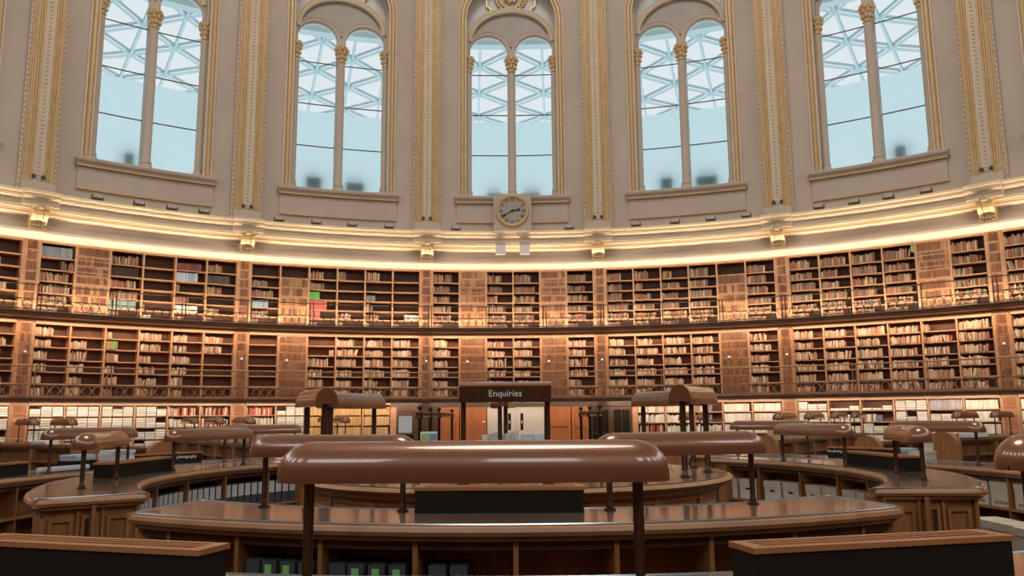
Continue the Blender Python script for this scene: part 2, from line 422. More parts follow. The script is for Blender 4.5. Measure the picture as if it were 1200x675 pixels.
    # sill and apron
    mb = MB(); prof = [(-.02, 10.14), (-.14, 10.16), (-.17, 10.22), (-.24, 10.26), (-.26, 10.34), (-.22, 10.38), (.62, 10.46), (.62, 10.14)]
    xs = arange(-2.3, 2.3, 8); vs = [wp(x, y, z) for x in xs for y, z in prof]; n_ = len(prof)
    mb.add(vs, [tuple(range(n_)), tuple((len(xs)-1)*n_ + j for j in reversed(range(n_)))] + [(i*n_ + j, i*n_ + n_ + j, i*n_ + n_ + (j+1) % n_, i*n_ + (j+1) % n_) for i in range(len(xs)-1) for j in range(n_)])
    mb.build('sill', M['plaster'], e)
    mb = MB(); mb.tube([wp(x, -.13, 10.12) for x in arange(-2.26, 2.26, 8)], .045, 6); mb.build('sill_gilding', M['gold'], e, True)
    mb = MB()
    xs = arange(-2.2, 2.2, 8)
    for x0, x1 in zip(xs, xs[1:]):
        vs = [wp(x, y, z) for z in (9.34, 10.13) for x, y in ((x0, -.06), (x1, -.06), (x1, .01), (x0, .01))]
        mb.add(vs, [(0, 3, 2, 1), (4, 5, 6, 7), (0, 1, 5, 4), (1, 2, 6, 5), (2, 3, 7, 6), (3, 0, 4, 7)])
    mb.build('apron_panel', M['plaster'], e)
    mb = MB(); mb.tube([wp(x, -.06, 9.33) for x in arange(-2.22, 2.22, 8)], .032, 6); mb.build('apron_gilding', M['gold'], e, True)
M['tymp'] = noisy('lunette_plaster', C(176, 168, 158), C(184, 176, 166), (1, 1, 1), 0.8)
for i, b in enumerate(BAYS): window(i + 1, b)

# ribs between the windows
def rib(n, az):
    e = bay_empty('trim_%d' % n, az, 0, RW); struct(e)
    def strip(nm, x0, x1, y, z0, z1, mt):
        mb = MB()
        vs = [wp(x, yy, z) for z in (z0, z1) for x, yy in ((x0, y), (x1, y), (x1, .05), (x0, .05))]
        mb.add(vs, [(0, 3, 2, 1), (4, 5, 6, 7), (0, 1, 5, 4), (1, 2, 6, 5), (2, 3, 7, 6), (3, 0, 4, 7)]); mb.build(nm, M[mt], e)
    strip('rib_body', -.56, .56, -.14, 8.9, 20.0, 'plaster')
    strip('rib_core', -.42, .42, -.26, 8.9, 20.0, 'cream')
    strip('rib_foot', -.50, .50, -.42, 8.75, 9.22, 'plaster')
    mb = MB()
    for sg in (-1, 1):
        for x, y, r in ((.20, -.30, .035), (.27, -.29, .04), (.345, -.27, .05)): mb.tube([(sg*x, y, 9.22), (sg*x, y, 20.0)], r, 6)
        mb.tube([(sg*.45, -.17, 9.1), (sg*.45, -.17, 20.0)], .045, 6)
    mb.build('gilded_flute', M['gold'], e, True)
    mb = MB()
    for i in range(76): mb.ball((0, -.27, 9.35 + i*.14), .05, 6, 4, (1, .7, 1.1))
    mb.build('bead_chain', M['cream'], e, True)
    mb = MB()
    for i in range(60):
        for sg in (-1, 1): mb.ball((sg*.51, -.15, 9.0 + i*.18), .045, 5, 4, (1, .8, 1.5))
    mb.build('leaf_chain', M['cream'], e, True)
RIBS = [(-45, 1), (-27, 2), (-9, 3), (9, 4), (27, 5), (45, 6)]
for az, n in RIBS: rib(n, az)

# cornice, frieze and shelf-top moulding
def cprof(d):
    return [(21.7, 8.84), (20.70 - d, 8.80), (20.67 - d, 8.72), (20.73 - d, 8.66), (20.75 - d, 8.58), (20.86 - d, 8.54), (20.94 - d, 8.48), (20.96 - d, 8.36),
            (20.84 - d, 8.34), (20.83 - d, 8.25), (20.92 - d, 8.20), (20.96 - d, 8.10), (21.12 - d*.5, 8.06), (21.7, 8.06)]
mb = MB(); mb.sweep(cprof(0), -60, 60, 90); e = struct(mb.build('trim_7', M['cornice']))
mb = MB()
for az, w, d in [(a, 1.45, .14) for a, _ in RIBS] + [(0, 1.5, .06)]: mb.sweep(cprof(d)[:9] + [(21.7, 8.34)], az - w, az + w, 6)
mb.build('cornice_break', M['cornice'], e)
mb = MB()
for r_, z_, q in ((20.675, 8.745, .028), (20.735, 8.63, .022), (20.84, 8.31, .02), (20.89, 8.215, .028), (20.95, 8.14, .026)):
    segs = [(-60, 60, 0)]
    mb.tube([ring_pt(r_, a, z_) for a in arange(-60, 60, 100)], q, 5)
    if z_ < 8.33: continue
    for az, _ in RIBS: mb.tube([ring_pt(r_ - .14, a, z_) for a in arange(az - 1.45, az + 1.45, 6)], q, 5)
    mb.tube([ring_pt(r_ - .06, a, z_) for a in arange(-1.5, 1.5, 6)], q, 5)
mb.build('cornice_gilding', M['gold_pale'], e, True)
mb = MB(); mb.sweep([(21.72, 8.12), (21.18, 8.12), (21.20, 7.9), (21.16, 7.7), (21.06, 7.60), (21.7, 7.60)], -60, 60, 90); struct(mb.build('trim_8', M['plaster'], smooth=True))
mb = MB(); mb.sweep([(21.7, 7.64), (21.0, 7.64), (20.93, 7.60), (20.93, 7.54), (20.98, 7.50), (21.06, 7.44), (21.16, 7.42), (21.18, 7.38), (21.7, 7.38)], -60, 60, 90); struct(mb.build('trim_9', M['cornice']))
# scrolled consoles above the pilasters
def console(n, az):
    e = bay_empty('trim_%d' % n, az, 0, 21.2); struct(e)
    mb = MB()
    prof = [(-.62, 8.34), (-.62, 8.27), (-.53, 8.23), (-.55, 8.15), (-.52, 8.05), (-.43, 7.95), (-.34, 7.88), (-.28, 7.80), (-.27, 7.72), (-.33, 7.69), (-.36, 7.64), (-.33, 7.59), (.1, 7.59), (.1, 8.34)]
    for x0, x1, q in ((-.235, -.10, 1), (-.085, .085, .92), (.10, .235, 1)):
        n_ = len(prof); vs = [(x, y*q if y < 0 else y, z) for x in (x0, x1) for y, z in prof]
        mb.add(vs, [tuple(range(n_)), tuple(n_ + j for j in reversed(range(n_)))] + [(j, n_ + j, n_ + (j+1) % n_, (j+1) % n_) for j in range(n_)])
    mb.box(-.21, .21, -.24, .1, 7.6, 8.3)
    me = mb.mesh('console_scroll', M['gold_pale']); fix_normals(me); obj('console_scroll', me, e)
    mb = MB(); mb.box(-.29, .29, -.60, .1, 8.335, 8.37); mb.box(-.25, .25, -.38, .1, 7.555, 7.60); mb.build('console_cap', M['cream'], e)
    mb = MB()
    for i in range(5): mb.ball((-.19 + .095*i, -.335, 7.73), .05, 6, 4)
    for i in range(5): mb.ball((-.19 + .095*i, -.585, 8.17), .045, 6, 4)
    mb.build('console_leaf', M['gold'], e, True)
for i, (az, _) in enumerate(RIBS): console(10 + i, az)

# gallery floors
def slab(n, z0, z1):
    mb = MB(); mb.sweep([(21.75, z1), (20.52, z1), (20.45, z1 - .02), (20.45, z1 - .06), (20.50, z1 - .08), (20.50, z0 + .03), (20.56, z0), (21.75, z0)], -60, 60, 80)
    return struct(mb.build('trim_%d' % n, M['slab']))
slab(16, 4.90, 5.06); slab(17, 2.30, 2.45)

# ------------------------------------------------------------------ glass roof of the court outside
mb = MB(); N = {}
for k in range(-20, 21):
    for j in range(0, 9):
        N[k, j] = Vector(ring_pt(27.6 + 3.9*(j + .5*(k % 2)), 3*k, 21.0))
for (k, j), p in N.items():
    for q in ((k, j+1), (k+1, j), (k+1, j+1 if k % 2 else j-1)):
        if q in N: mb.tube([p, N[q]], .085 if q[0] != k else .065, 4)
e = empty('court_glass_roof', (0, 27, 21)); tag(e, 'pale steel lattice of the glazed court roof seen through the tall windows', 'roof')
me = mb.mesh('lattice', M['steel']); me.transform(Matrix.Translation((0, -27, -21))); obj('lattice', me, e)
mb = MB(); mb.sweep([(24.0, 17.95), (24.0, 18.25), (24.5, 18.25), (24.5, 17.95)], -60, 60, 60); mb.sweep([(24.9, 18.6), (24.9, 19.0), (25.5, 19.0), (25.5, 18.6)], -60, 60, 60)
mb.sweep([(24.05, 18.2), (26.4, 21.0), (26.5, 21.0), (24.15, 18.2)], -60, 60, 60)
me = mb.mesh('ring_beam', M['steel']); me.transform(Matrix.Translation((0, -27, -21))); obj('ring_beam', me, e)
mb = MB(); mb.sweep([(26.5, 21.12), (60, 21.12), (60, 21.14), (26.5, 21.14)], -60, 60, 40)
me = mb.mesh('roof_glazing', M['roof_glass']); me.transform(Matrix.Translation((0, -27, -21))); obj('roof_glazing', me, e)
# ================================================================== BOOKCASES
CELL = rad(16.7) / 6 * RB                 # width of one press along the wall
SH = CELL * 3                             # half width of a bay of presses
TIER = {  # name: (z0, shelf tops from the bottom row up, underside of the head)
    'upper': (5.06, [5.10, 5.40, 5.73, 6.11, 6.49, 6.88], 7.34),
    'middle': (2.45, [2.52, 2.89, 3.26, 3.64, 4.03, 4.39], 4.76),
    'floor': (0.0, [0.06, 0.36, 0.74, 1.12, 1.50, 1.88], 2.24)}
BAYNAME = {-3: 'left edge bay', -2: 'far left bay', -1: 'near left bay', 0: 'clock bay', 1: 'near right bay', 2: 'far right bay', 3: 'right edge bay'}
ORD = ['first', 'second', 'third', 'fourth', 'fifth', 'sixth', 'seventh', 'eighth', 'ninth', 'tenth', 'eleventh', 'twelfth', 'thirteenth', 'fourteenth',
       'fifteenth', 'sixteenth', 'seventeenth', 'eighteenth', 'nineteenth', 'twentieth', 'twenty-first', 'twenty-second', 'twenty-third', 'twenty-fourth', 'twenty-fifth', 'twenty-sixth', 'twenty-seventh', 'twenty-eighth', 'twenty-ninth', 'thirtieth']
FALSE = {('upper', 0): (1, 4), ('middle', 0): (1, 4), ('upper', 1): (4,), ('middle', 1): (4,), ('upper', -1): (1,), ('middle', -1): (1,), ('upper', 2): (4,), ('upper', -2): (1,)}
def cells_of(tier, b):
    if b == 3: return [0, 1]
    if b == -3: return [4, 5]
    if tier == 'floor':
        if b == 0: return []
        if b == 1: return [1, 2, 3, 4, 5]
        if b == -1: return [0, 1, 2, 3, 4]
    return [0, 1, 2, 3, 4, 5]
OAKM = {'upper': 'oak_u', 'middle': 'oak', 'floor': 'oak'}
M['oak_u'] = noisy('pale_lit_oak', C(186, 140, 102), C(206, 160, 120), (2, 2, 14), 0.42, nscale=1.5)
M['dummy_attr'] = attr_mat('dummy_book_leather', 'attr', 0.45)
SPINE_BROWN = [C(140, 90, 60), C(150, 98, 66), C(130, 82, 56), C(158, 106, 72), C(120, 76, 52), C(146, 88, 60)]
_cache = {}
def shelf_mesh(w):
    k = round(w, 3)
    if k not in _cache:
        mb = MB(); mb.bbox(-w/2, w/2, -.015, -.42, -.030, 0.0, 1); _cache[k] = mb.mesh('shelf', M['oak_shelf'])
    return _cache[k]
def spines(mb, s0, s1, o, z0, z1, rows, mean=.05, pal=SPINE_BROWN, blank=0.0):
    """rows of leather book backs fixed to a panel"""
    for i in range(rows):
        za, zb = z0 + (z1 - z0)*i/rows, z0 + (z1 - z0)*(i + 1)/rows
        s = s0 + .03; run = 0
        while s < s1 - .03:
            w = min(random.uniform(.7, 1.3)*mean, s1 - .03 - s)
            if run <= 0: base = random.choice(pal); run = random.randint(1, 4)
            run -= 1
            k = random.uniform(.72, 1.2); mb.cur = tuple(c*k for c in base[:3]) + (1,)
            mb.bbox(s + .004, s + w - .004, o, o - .03, za + .03, zb - random.uniform(.03, .08), 1); s += w
    mb.cur = None
def bookcase(tier, b):
    z0, sh, zt = TIER[tier]; cs = cells_of(tier, b)
    if not cs: return
    e = bay_empty('bookcase', b*BAY, z0)
    tname = {'upper': 'upper-gallery', 'middle': 'lower-gallery', 'floor': 'floor-level'}[tier]
    tag(e, 'built-in oak bookcase of the %s tier, %s' % (tname, BAYNAME[b]), 'bookcase', 'oak bookcases round the wall')
    sa, sb = -SH + cs[0]*CELL, -SH + (cs[-1] + 1)*CELL
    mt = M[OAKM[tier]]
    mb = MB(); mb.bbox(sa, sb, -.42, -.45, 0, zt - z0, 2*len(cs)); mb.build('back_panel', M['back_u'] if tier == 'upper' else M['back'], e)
    mb = MB(); mb.bbox(sa, sb, .03, -.42, zt - z0, zt - z0 + .05, 2*len(cs)); mb.bbox(sa, sb, .045, .0, zt - z0 - .03, zt - z0 + .05, 2*len(cs)); mb.build('head_board', mt, e)
    mb = MB(); mb.bbox(sa, sb, .01, -.42, 0, sh[0] - z0 - .001, 2*len(cs)); mb.build('plinth', mt, e)
    um = None
    for i in range(len(cs) + 1):
        s = sa + i*CELL
        if um is None:
            mb = MB(); mb.bbox(-.026, .026, .02, -.42, sh[0] - z0, zt - z0, 1); um = mb.mesh('upright', mt)
        o = obj('upright', um, e); a = s/RB
        o.rotation_euler = (0, 0, -a); o.location = (RB*math.sin(a), RB*math.cos(a) - RB, 0)
    for c in cs:
        s0 = -SH + c*CELL + .028; s1 = s0 + CELL - .056; sm = (s0 + s1)/2; a = sm/RB
        place = ((RB*math.sin(a), RB*math.cos(a) - RB), -a)
        if c in FALSE.get((tier, b), ()):
            top = zt if tier == 'middle' or b in (0, 2, -2) else sh[5]
            mb = MB(); mb.bbox(s0, s1, .005, -.03, sh[0] - z0, top - z0, 2)
            for q in (sh[1:] if tier == 'upper' else [sh[0] + (zt - sh[0])*j/7 for j in range(1, 7)]):
                if q < top - .05: mb.bbox(s0, s1, .03, 0, q - z0 - .012, q - z0 + .012, 2)
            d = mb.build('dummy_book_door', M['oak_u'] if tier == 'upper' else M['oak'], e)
            mb = MB()
            rows = int((top - sh[0])/.335 + .5)
            spines(mb, s0, s1, .03, sh[0] - z0, top - z0, rows, .038, SPINE_BROWN if tier == 'middle' else SPINE_BROWN[:4] + [C(190, 150, 104), C(186, 136, 92)])
            mb.build('dummy_spines', M['dummy_attr'], d)
            if tier == 'middle':
                mb = MB(); mb.ball(((RB-.05)*math.sin(a - .2*CELL/RB*(1 if b <= 0 else 1)), (RB-.05)*math.cos(a) - RB, 3.82 - z0), .055, 8, 6); mb.build('door_knob', M['white'], d, True)
            if top == zt: continue
            levels = [5]
        else: levels = range(1, 6)
        for lv in levels:
            o = obj('shelf', shelf_mesh(s1 - s0), e, (place[0][0], place[0][1], sh[lv] - z0), place[1])
    return e
for tier in ('floor', 'middle', 'upper'):
    for b in BAYS: bookcase(tier, b)

# pilasters of dummy books between the bays (part of the wall)
def pilaster(n, az):
    e = bay_empty('trim_%d' % n, az, 0); struct(e); w = rad(.65)*RB - .026
    for tier, z0, z1 in (('upper', 5.06, 7.38), ('middle', 2.45, 4.80), ('floor', 0, 2.29)):
        if tier == 'floor' and abs(az) == 9: continue
        mt = M[OAKM[tier]]
        mb = MB(); mb.bbox(-w, w, .03, -.4, z0, z1, 1); mb.bbox(-w, -w + .04, .055, .0, z0, z1, 1); mb.bbox(w - .04, w, .055, .0, z0, z1, 1)
        rows = 7
        for j in range(1, rows): mb.bbox(-w, w, .05, 0, z0 + (z1-z0)*j/rows - .012, z0 + (z1-z0)*j/rows + .012, 1)
        mb.build('pilaster_case', mt if tier != 'floor' else M['oak'], e)
        mb = MB()
        if tier == 'floor':
            for za, zb in ((.2, 1.2), (1.32, 1.72), (1.88, 2.2)): mb.bbox(-w + .06, w - .06, .045, .0, za, zb, 1)
            mb.build('pilaster_panel', M['oak_red'], e)
        else:
            spines(mb, -w + .05, w - .05, .05, z0, z1, 7, .05); mb.build('dummy_spines', M['dummy_attr'], e)
        if tier == 'middle':
            mb = MB(); mb.ball((.02, -.09, 3.84), .05, 8, 6); mb.build('door_knob', M['white'], e, True)
for i, (az, _) in enumerate(RIBS): pilaster(18 + i, az)

# ================================================================== GALLERY RAILINGS
def railing(tier, b):
    z = 5.06 if tier == 'upper' else 2.45
    h = .78 if tier == 'upper' else .93
    mt = M['iron'] if tier == 'upper' else M['rail_wood']
    R0 = 20.53
    e = bay_empty('gallery_railing', b*BAY, z, R0)
    tag(e, 'pierced metal railing along the %s, %s' % ('upper gallery' if tier == 'upper' else 'lower gallery', BAYNAME[b]), 'railing', 'gallery railings')
    hb = 8.97
    def q(az, r, zz): return ((R0 + r)*math.sin(rad(az)), (R0 + r)*math.cos(rad(az)) - R0, zz)
    mb = MB(); mb.tube([q(a, 0, h) for a in arange(-hb, hb, 10)], .022 if tier == 'middle' else .018, 6); mb.build('handrail', mt, e, True)
    if tier == 'middle':
        mb = MB(); mb.tube([q(a, 0, h*.40) for a in arange(-hb, hb, 10)], .016, 5); mb.build('mid_rail', mt, e, True)
    for a in (-9, -3, 3):
        for da in (-.16, .16):
            mb = MB(); mb.tube([q(a + da + .3, 0, -.1), q(a + da + .3, 0, h + (.05 if tier == 'middle' else .04))], .018, 6)
            mb.tube([q(a + da + .3, 0, -.1), q(a + da + .3, -.05, -.12), q(a + da + .3, .05, -.12)], .03, 5)
            mb.build('post', mt, e)
    # pierced band of rings
    lh = .34; mb = MB()
    for p in ((.03, .014), (lh, .014)): mb.tube([q(a, 0, p[0]) for a in arange(-hb, hb, 10)], p[1], 5)
    for k in range(3):
        a0 = -9 + 6*k + .8; a1 = a0 + 5.0; n_ = 7 if tier == 'upper' else 6
        st = (a1 - a0)/n_
        for i in range(n_):
            ac = a0 + (i + .5)*st; rr = .125 if tier == 'upper' else .12
            pts = []
            for j in range(10):
                t = 2*PI*j/10; pts.append(q(ac + math.degrees(rr*math.cos(t)/R0), 0, .185 + (rr + .02)*math.sin(t)))
            mb.tube(pts, .011 if tier == 'upper' else .014, 4, True)
            if tier == 'middle' and i < n_ - 1:
                ax = ac + st/2; dd = st/2 - math.degrees(rr*.75/R0)
                mb.tube([q(ax - dd, 0, .30), q(ax + dd, 0, .07)], .012, 4); mb.tube([q(ax - dd, 0, .07), q(ax + dd, 0, .30)], .012, 4)
    mb.build('ring_panel', mt, e)
for tier in ('middle', 'upper'):
    for b in BAYS: railing(tier, b)

# ================================================================== BOOKS ON THE SHELVES
FILL = {
 ('upper', -3): {4: '223344', 5: '045655'},
 ('upper', -2): {0: '949996', 2: '998993', 3: '000013', 4: '881583', 5: '585042'},
 ('upper', -1): {0: '068673', 2: '554763', 3: '300052', 4: '504352', 5: '000062'},
 ('upper', 0): {0: '766774', 2: '664778', 3: '788786', 5: '778774'},
 ('upper', 1): {0: '666885', 1: '636785', 2: '476796', 3: '778886', 5: '777886'},
 ('upper', 2): {0: '788796', 1: '866887', 2: '888896', 3: '888896', 5: '896996'},
 ('upper', 3): {0: '999998', 1: '888888'},
 ('middle', -3): {4: '464546', 5: '086570'},
 ('middle', -2): {0: '554434', 1: '055444', 2: '244343', 3: '774565', 4: '556544', 5: '660000'},
 ('middle', -1): {0: '000000', 2: '027565', 3: '777666', 4: '777756', 5: '778766'},
 ('middle', 0): {0: '676666', 2: '677767', 3: '777666', 5: '777756'},
 ('middle', 1): {0: '667676', 1: '687776', 2: '887878', 3: '887887', 5: '677766'},
 ('middle', 2): {0: '777776', 1: '778779', 2: '988887', 3: '999889', 4: '288787', 5: '998887'},
 ('middle', 3): {0: '989898', 1: '888888'},
}
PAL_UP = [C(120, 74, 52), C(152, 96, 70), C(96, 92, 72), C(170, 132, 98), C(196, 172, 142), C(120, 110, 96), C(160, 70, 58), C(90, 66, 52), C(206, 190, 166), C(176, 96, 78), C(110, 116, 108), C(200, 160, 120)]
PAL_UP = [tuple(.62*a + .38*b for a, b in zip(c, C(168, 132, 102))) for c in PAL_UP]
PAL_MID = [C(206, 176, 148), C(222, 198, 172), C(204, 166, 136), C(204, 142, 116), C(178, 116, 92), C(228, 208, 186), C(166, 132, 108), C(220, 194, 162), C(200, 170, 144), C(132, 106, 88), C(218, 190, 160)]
CNAME = {0: 'brown', 1: 'tan', 2: 'olive', 3: 'buff', 4: 'cream', 5: 'grey', 6: 'red', 7: 'dark brown', 8: 'ivory', 9: 'pink', 10: 'grey-green', 11: 'sand'}
CNAME_M = {0: 'sand', 1: 'cream', 2: 'tan', 3: 'salmon', 4: 'red', 5: 'ivory', 6: 'brown', 7: 'straw', 8: 'grey-tan', 9: 'dark brown', 10: 'pale buff'}
PAL_GREY = [C(130, 140, 146), C(146, 150, 150), C(112, 122, 130), C(168, 168, 164)]
# runs of alike volumes: (tier, bay, cell, row) -> palette, labels' colour name, width
RUNS = {('upper', -2, 0, 0): ([C(132, 140, 150), C(150, 156, 164)], .045, .80), ('upper', -2, 2, 4): ([C(120, 140, 136), C(136, 154, 148)], .07, .95),
        ('upper', -2, 4, 0): ([C(112, 60, 56), C(128, 72, 66)], .09, .55), ('upper', -2, 4, 1): ([C(190, 196, 206), C(160, 172, 190)], .10, .85),
        ('upper', -2, 4, 4): ([C(196, 196, 184), C(206, 206, 196)], .05, .8), ('upper', -2, 5, 1): ([C(96, 84, 74)], .05, .75), ('upper', -2, 2, 1): ([C(60, 40, 32), C(70, 48, 38)], .05, .8),
        ('upper', -1, 0, 3): ([C(150, 170, 182), C(168, 184, 192)], .06, .7), ('upper', -1, 2, 3): ([C(196, 96, 84)], .16, .95), ('upper', -1, 2, 4): ([C(200, 104, 92)], .2, .9),
        ('upper', -1, 2, 2): ([C(96, 176, 84), C(110, 190, 96)], .12, .75), ('upper', -1, 4, 2): ([C(120, 124, 122)], .18, .6), ('upper', -3, 5, 1): ([C(190, 110, 92)], .06, .6), ('upper', -3, 5, 2): ([C(190, 110, 92)], .06, .7),
        ('upper', -2, 3, 5): ([C(226, 226, 220)], .07, .5), ('upper', -1, 5, 4): ([C(224, 220, 212), C(206, 190, 170)], .05, .7), ('middle', -2, 2, 1): ([C(120, 170, 96), C(206, 180, 150), C(190, 120, 96)], .06, .8)}
books = []    # (size on screen, tier, bay, cell, row, index, s, o, z, w, d, h, lean, colour, colour name)
def seen(p):
    d = Vector(p) - Vector((CX, CY, EYE)); return d.length
for (tier, b), cc in FILL.items():
    z0, sh, zt = TIER[tier]
    for c, fl in cc.items():
        s0 = -SH + c*CELL + .032; s1 = s0 + CELL - .064
        for row, ch in enumerate(fl):
            lv = 5 - row; f = int(ch)/9.0*random.uniform(.84, .96)
            if f <= 0: continue
            zb = sh[lv]; gap = (sh[lv+1] - .03 if lv < 5 else zt - .03) - zb
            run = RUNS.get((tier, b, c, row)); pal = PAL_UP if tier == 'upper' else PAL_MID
            right = (tier, b, c, row) in (('upper', -2, 0, 1), ('middle', -1, 2, 1), ('upper', -1, 5, 4))
            s = s0 + (s1 - s0)*(1 - f) if right else s0; end = s + (s1 - s0)*min(f, 1.0); end = min(end, s1)
            i = 0; lean_left = 0
            hh = gap*random.uniform(.58, .74)
            while s < end - .02:
                if run:
                    w = run[1]; col = random.choice(run[0]); h = min(gap*run[2], gap - .01); nm = 'matching'; lean = 0; lean_left = 0
                else:
                    w = random.choice((.026, .032, .038, .045, .055))*random.uniform(.9, 1.15)
                    k = random.randrange(len(pal)); col = pal[k]; nm = (CNAME if tier == 'upper' else CNAME_M)[k]
                    h = min(gap - .015, hh*random.uniform(.82, 1.14)); lean = 0
                    if lean_left <= 0 and random.random() < .035: lean_left = random.randint(2, 5); la = random.choice((-1, 1))*rad(random.uniform(6, 14)); s += abs(math.sin(la))*h*(1.05 if la < 0 else .3)
                    if lean_left > 0: lean = la; lean_left -= 1
                if lean > 0 and s + w + h*math.sin(lean) > s1 - .01: lean = 0; lean_left = 0
                if s + w > end + .02 or s + w > s1: break
                d = min(.30, h*.75)
                books.append([0, tier, b, c, row, i, s + w/2, random.uniform(-.03, .02), zb + .002, w*.94, d, h, lean, col, nm])
                s += w; i += 1
        # flat papers in the top row of one press

# floor-level volumes: V thick white volumes, T plain tan runs, D tan volumes with dark bands, R red and white mix, W pale mix, L lavender-grey run
FLOORC = {-3: {4: 'BBBB', 5: 'BBBB'}, -2: {0: 'BBBB', 1: 'BBBB', 2: 'BBBB', 3: 'BBBB', 4: 'RWRB', 5: 'RRWB'},
          -1: {0: 'RWBB', 1: 'BBBB', 2: 'TTTT', 3: 'TTTT', 4: 'DDDD'}, 1: {1: 'WWRR', 2: 'WWWW', 3: 'MMWW', 4: 'VVVW', 5: 'VVVW'},
          2: {0: 'BBBB', 1: 'FBBB', 2: 'FMBB', 3: 'BBBB', 4: 'LBVV', 5: 'VVVV'}, 3: {0: 'VVVV', 1: 'VVVV'}}
FLP = {'V': ([C(232, 222, 206), C(224, 212, 194), C(236, 228, 214)], ['white', 'cream', 'ivory'], (.075, .11), .84, .97), 'T': ([C(214, 168, 110), C(206, 160, 104), C(220, 176, 118)], ['tan', 'ochre', 'straw'], (.035, .06), .88, 1.0),
       'D': ([C(216, 176, 124), C(208, 166, 112)], ['buff', 'straw'], (.05, .065), .84, 1.0), 'R': ([C(190, 96, 76), C(170, 84, 66), C(226, 214, 198), C(206, 180, 150)], ['red', 'dark red', 'white', 'buff'], (.03, .07), .78, .9),
       'W': ([C(230, 220, 206), C(216, 204, 188), C(190, 170, 150), C(222, 206, 180)], ['white', 'pale grey', 'taupe', 'cream'], (.04, .09), .78, .95), 'L': ([C(186, 178, 184), C(176, 168, 176)], ['lavender-grey', 'grey'], (.045, .05), .9, 1.0),
       'M': ([C(226, 214, 198), C(150, 130, 120), C(196, 150, 116), C(110, 120, 140)], ['white', 'grey-brown', 'tan', 'slate blue'], (.04, .09), .7, .6)}
boxes = []
for b, cc in FLOORC.items():
    z0, sh, zt = TIER['floor']
    for c, rows in cc.items():
        s0 = -SH + c*CELL + .04; s1 = s0 + CELL - .08
        for row, ty in enumerate(rows):
            lv = 5 - row; zb = sh[lv]; gap = (sh[lv+1] - .03 if lv < 5 else zt - .03) - zb
            if ty in 'BF':
                nst = 3; sw = (s1 - s0)/nst
                for k in range(nst):
                    n_ = random.choice((4, 4, 4, 3)) if ty == 'B' else (1 if k < 2 else 2)
                    if ty == 'B' and random.random() < .08: n_ = 2
                    bh = (gap - .03)/4
                    for j in range(n_): boxes.append([0, b, c, row, k, j, s0 + sw*(k + .5), random.uniform(-.03, .0), zb + .002 + j*bh, sw - .03, .34, bh - .011])
                continue
            pal, names, ww, hf, fill = FLP[ty]; s = s0; i = 0
            while s < s0 + (s1 - s0)*fill - .02:
                w = random.uniform(*ww); k = random.randrange(len(pal))
                if s + w > s1: break
                h = gap*hf*(random.uniform(.97, 1.0) if ty in 'VTDL' else random.uniform(.8, 1.1)); h = min(h, gap - .02)
                lean = 0
                if ty == 'R' and random.random() < .2: lean = rad(random.uniform(4, 9)); s += .04
                books.append([0, 'floor', b, c, row, i, s + w/2, random.uniform(-.02, .01), zb + .002, w*.95, min(.3, h*.75), h, lean, pal[k], names[k]]); s += w; i += 1
for k in books:
    A = rad(k[2]*BAY) + k[6]/RB; r = RB + k[7]
    k[0] = k[9]*k[11]/seen((r*math.sin(A), r*math.cos(A), k[8]))**2
    px = 600 + F*(r*math.sin(A))/(r*math.cos(A) + 10.24)
    if not (3 < px < 1197) or (k[1] == 'floor' and k[4] > 1): k[0] = 0
books.sort(key=lambda k: -k[0])

def book_geo(mb, w, d, h, T):
    """one volume: rounded spine, boards and a page block set in at head and fore-edge"""
    n = 5; pts = [(w/2, d), (w/2, .012)] + [(w/2*math.cos(PI*(i/(n))), .012 - .012*math.sin(PI*i/n)) for i in range(1, n)] + [(-w/2, .012), (-w/2, d)]
    vs = [T @ Vector((x, y, z)) for z in (0, h) for x, y in pts]; q = len(pts)
    mb.add(vs, [tuple(reversed(range(q))), tuple(range(q, 2*q))] + [(i, (i+1) % q, q + (i+1) % q, q + i) for i in range(q)])

UNITS = {}
def unit(w, d, h):
    k = (round(w/.006), round(d/.03), round(h/.03))
    if k not in UNITS:
        mb = MB(); book_geo(mb, k[0]*.006, k[1]*.03, k[2]*.03, Matrix.Identity(4)); UNITS[k] = mb.mesh('book', M['book_obj'])
    return UNITS[k]
def book_matrix(k):
    A = rad(k[2]*BAY) + k[6]/RB; r = RB + k[7]
    T = Matrix.Translation((r*math.sin(A), r*math.cos(A), k[8])) @ Matrix.Rotation(-A, 4, 'Z')
    if k[12]:
        x = k[9]/2*(1 if k[12] > 0 else -1)
        T = T @ Matrix.Translation((x, 0, 0)) @ Matrix.Rotation(k[12], 4, 'Y') @ Matrix.Translation((-x, 0, 0))
    return T
ROWN = ['top', 'second', 'third', 'fourth', 'fifth', 'bottom']
for k in books[:300]:
    o = obj('book', unit(k[9], k[10], k[11])); T = book_matrix(k); o.location = T.translation; o.rotation_euler = T.to_euler(); o.color = k[13]
    tname = {'upper': 'upper gallery', 'middle': 'lower gallery', 'floor': 'floor-level'}[k[1]]
    tag(o, '%s book %s on %s shelf, %s press, %s %s' % (k[14], ORD[k[5]], ROWN[k[4]], ORD[k[3]], tname, BAYNAME[k[2]]), 'book', 'books on the wall shelves')
mbs = MB()
for k in books[300:]:
    v = random.uniform(.85, 1.12); mbs.cur = tuple(c*v for c in k[13][:3]) + (1,)
    book_geo(mbs, k[9], k[10], k[11], book_matrix(k))
o = mbs.build('shelved_books', M['book_attr'])
tag(o, 'mixed cloth and leather books filling the farther wall shelves', 'books', kind='stuff')
